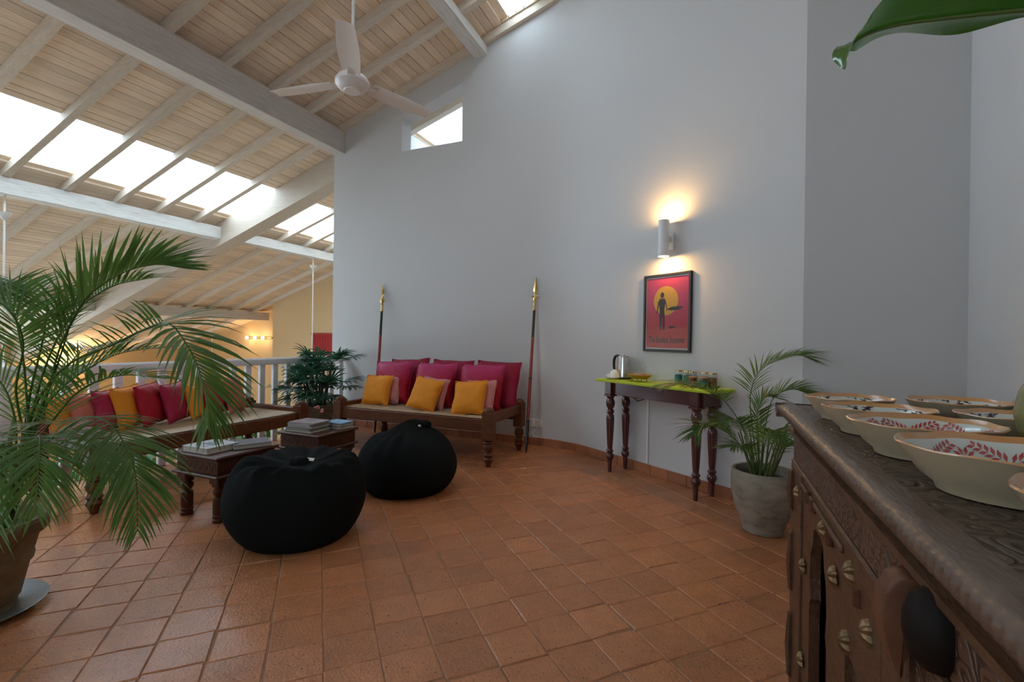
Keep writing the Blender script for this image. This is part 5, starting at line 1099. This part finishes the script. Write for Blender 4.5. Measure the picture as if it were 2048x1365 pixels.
# ------------------------------------------------------------------ patterned bowls
def bowl(label, loc, R, H, rz, motif, group):
    t = thing('patterned_bowl', label, 'bowl', loc, rz, group)
    wav = lambda a: 1 + 0.012*math.cos(8*a) + 0.005*math.cos(3*a)
    seg = 64
    def ring(r_, z, wv, zz=0): return [V((r_*R*(1+(wav(2*PI*j/seg)-1)*wv)*math.cos(2*PI*j/seg)*1.06, r_*R*(1+(wav(2*PI*j/seg)-1)*wv)*math.sin(2*PI*j/seg)*0.94, z + zz*0.0011*math.cos(8*2*PI*j/seg))) for j in range(seg)]
    outer = [(0.001, 0.006, 0), (0.55, 0.006, 0), (0.57, 0.0, 0), (0.62, 0.0, 0), (0.64, 0.008, 0), (0.78, 0.36*H, 0.3), (0.90, 0.72*H, 0.6), (0.985, 0.96*H, 1), (1.0, H, 1)]
    m = M(); m.grid([ring(a, z, w_, w_) for a, z, w_ in outer], False, True); obj('bowl', m, creamglaze, t, smooth=60)
    rim = [(1.0, H, 1), (0.985, H+0.002, 1), (0.95, H-0.003, 0.95), (0.915, H-0.007, 0.9)]
    m = M(); m.grid([ring(a, z, w_, w_) for a, z, w_ in rim], False, True); obj('rim', m, rimglaze, t, smooth=60)
    prof_in = [(0.915, H-0.007, 0.9), (0.86, 0.78*H, 0.7), (0.80, 0.62*H, 0.5), (0.70, 0.36*H, 0.2), (0.55, 0.2*H, 0), (0.3, 0.16*H, 0), (0.001, 0.155*H, 0)]
    m = M(); m.grid([ring(a, z, w_, w_) for a, z, w_ in prof_in], False, True); obj('inner_glaze', m, whiteglaze, t, smooth=60)
    def onb(a, rr):                                         # point on the inner surface at polar (a, rr)
        for k in range(len(prof_in)-1):
            r1, z1, _ = prof_in[k]; r2, z2, _ = prof_in[k+1]
            if r2 <= rr <= r1: f = (r1-rr)/(r1-r2); z = z1+(z2-z1)*f; break
        else: z = prof_in[-1][1]
        return V((rr*R*math.cos(a)*1.06, rr*R*math.sin(a)*0.94, z+0.0012))
    m = M()
    def blob(a0, r0, pts, SC=1.35):                                    # small painted shape, pts in metres (along, outward)
        vs = [m.b.verts.new(onb(a0 + SC*x/(r0*R), min(0.90, max(0.05, r0+SC*y/(R*1.25))))) for x, y in pts]
        m.b.faces.new(vs)
    def leaflet(a0, r0, x, y, ang, L_, w_): 
        c_, s_ = math.cos(ang), math.sin(ang); blob(a0, r0, [(x+c_*u*L_-s_*v*w_, y+s_*u*L_+c_*v*w_) for u, v in ((0, 0), (0.5, 0.5), (1, 0), (0.5, -0.5))])
    nm = 6
    if motif == 'fern':
        for k in range(nm):
            a0 = 2*PI*k/nm
            for arm in (0.6, PI-0.6, PI+0.6, -0.6):
                for i in range(6):
                    x, y = math.cos(arm)*0.0052*(i+0.5), math.sin(arm)*0.0045*(i+0.5)
                    for sgn in (-1, 1): leaflet(a0, 0.72, x, y, arm+sgn*0.75, 0.0098-0.0006*i, 0.0034)
            a1 = a0+PI/nm
            for i in range(10): leaflet(a1, 0.74, 0.003*math.cos(i*PI/5), 0.003*math.sin(i*PI/5), i*PI/5, 0.0085, 0.0034)
        obj('painted_ferns', m, redglaze, t, smooth=None)
    else:
        for k in range(nm):
            a0 = 2*PI*k/nm
            for dx, rr in ((-0.018, 0.0085), (0.0, 0.0095), (0.018, 0.0085)): blob(a0, 0.72, [(dx+rr*math.cos(q*PI/5), rr*math.sin(q*PI/5)*0.9) for q in range(10)])
        obj('painted_flowers', m, redglaze, t, smooth=None); m = M()
        for k in range(nm):
            a0 = 2*PI*k/nm
            for s_ in (-1, 1):
                for i in range(7):
                    x = s_*(0.012+0.0048*i); y = 0.012+0.008*math.sin(i*1.1+k); leaflet(a0, 0.74, x, y, 0.4*s_+i, 0.010, 0.004)
                    blob(a0, 0.74, [(x-0.0022, y-0.0009), (x+0.0022, y-0.0002), (x+0.0022, y+0.0011), (x-0.0022, y+0.0005)])
        obj('painted_vine', m, darkglaze, t, smooth=None)
    return t
gp = 'patterned bowls on the carved sideboard'; BZ = 1.0
bowl('nearest bowl of the front row, red fern sprays inside its orange rim', (0.372, 0.845, BZ), 0.122, 0.062, 0.2, 'fern', gp)
bowl('second nearest bowl of the front row, red ferns and daisies inside', (0.352, 1.082, BZ), 0.112, 0.060, 0.5, 'fern', gp)
bowl('third bowl of the front row with red flowers and dark vines, right behind the second', (0.342, 1.302, BZ), 0.102, 0.058, 0.1, 'vine', gp)
bowl('farthest bowl of the front row, at the palm end of the carved sideboard', (0.338, 1.52, BZ), 0.100, 0.058, 0.6, 'vine', gp)
bowl('bowl of the second row with dark vines, beside the mottled green vase', (0.592, 1.315, BZ), 0.105, 0.056, 0.3, 'vine', gp)
bowl('farthest bowl of the second row, its orange rim against the pale wall corner', (0.573, 1.545, BZ), 0.108, 0.060, 0.8, 'vine', gp)
bowl('bowl at the right frame edge behind the mottled green vase, mostly cut off', (0.80, 1.56, BZ), 0.105, 0.060, 0.0, 'vine', gp)
bowl('peach rimmed bowl cut off by the right frame edge, nearest of all', (0.386, 0.592, BZ), 0.115, 0.064, 0.0, 'fern', gp)
# vase with the big leaves reaching in from the right
VB = V((0.553, 1.125, 1.0))
vs_ = thing('leaf_vase', 'mottled green vase at the right edge holding a big glossy leaf that hangs in overhead', 'vase', VB)
m = M(); m.lathe([(0.001, 0.0), (0.03, 0.0), (0.034, 0.006), (0.050, 0.045), (0.055, 0.08), (0.049, 0.12), (0.031, 0.155), (0.026, 0.185), (0.034, 0.21), (0.030, 0.21), (0.022, 0.185)], seg=32, caps=False); obj('vase', m, greenglaze, vs_)
def big_leaf(pts, hw_, seed, fold):
    ps = bez([V(p)-VB for p in pts], 40); m = M(); rows = []; r = random.Random(seed)
    for i, p in enumerate(ps):
        u = i/40; tg = (ps[min(i+1, 40)]-ps[max(i-1, 0)]).normalized(); sd = V((0.3, -1, 0)); sd = (sd-tg*sd.dot(tg)).normalized(); up = sd.cross(tg)
        if up.z < 0 and abs(tg.z) < 0.7: up = -up
        w_ = hw_*(math.sin(PI*min(1, u*0.98+0.02))**0.75)*(0.35+0.65*min(1, u*2.2)) if u < 1 else 0.001
        row = []
        for j in range(-6, 7):
            v = j/6; rip = 0.012*math.sin(u*17+v*2)*abs(v)**2
            row.append(p + sd*(w_*v*math.cos(fold*abs(v))) + up*(w_*abs(v)*math.sin(fold)*(1-0.35*abs(v)) + rip*(w_/hw_) + 0.0025*math.sin(abs(v)*22-u*40)*abs(v)*(1-abs(v))))
        rows.append(row)
    m.grid(rows); lf = obj('leaf', m, glossleaf, vs_, smooth=80)
    m = M(); m.tube([p-V((0, 0, 0.001)) for p in ps[::2]], [0.0012+0.0035*i/20 for i in range(21)], 6); obj('midrib', m, mat('pale_midrib', (0.12, 0.16, 0.03), 0.4), lf)
def petiole(pts):
    m = M(); m.tube(bez([V(p)-VB for p in pts], 12), [0.005]*13, 7); obj('stalk', m, stemm, vs_)
big_leaf([(0.193, 0.925, 1.655), (0.205, 0.95, 1.70), (0.227, 0.957, 1.72), (0.272, 0.972, 1.735), (0.333, 0.997, 1.745), (0.399, 1.018, 1.75), (0.467, 1.033, 1.75), (0.553, 1.043, 1.74)], 0.10, 3, 0.38)
petiole([(0.553, 1.043, 1.74), (0.605, 1.07, 1.67), (0.585, 1.11, 1.45), (0.555, 1.125, 1.12)])
big_leaf([(0.50, 1.10, 1.70), (0.56, 1.10, 1.76), (0.66, 1.08, 1.79), (0.78, 1.05, 1.78)], 0.07, 9, 0.4)
petiole([(0.78, 1.05, 1.78), (0.72, 1.08, 1.65), (0.60, 1.12, 1.4), (0.552, 1.125, 1.12)])
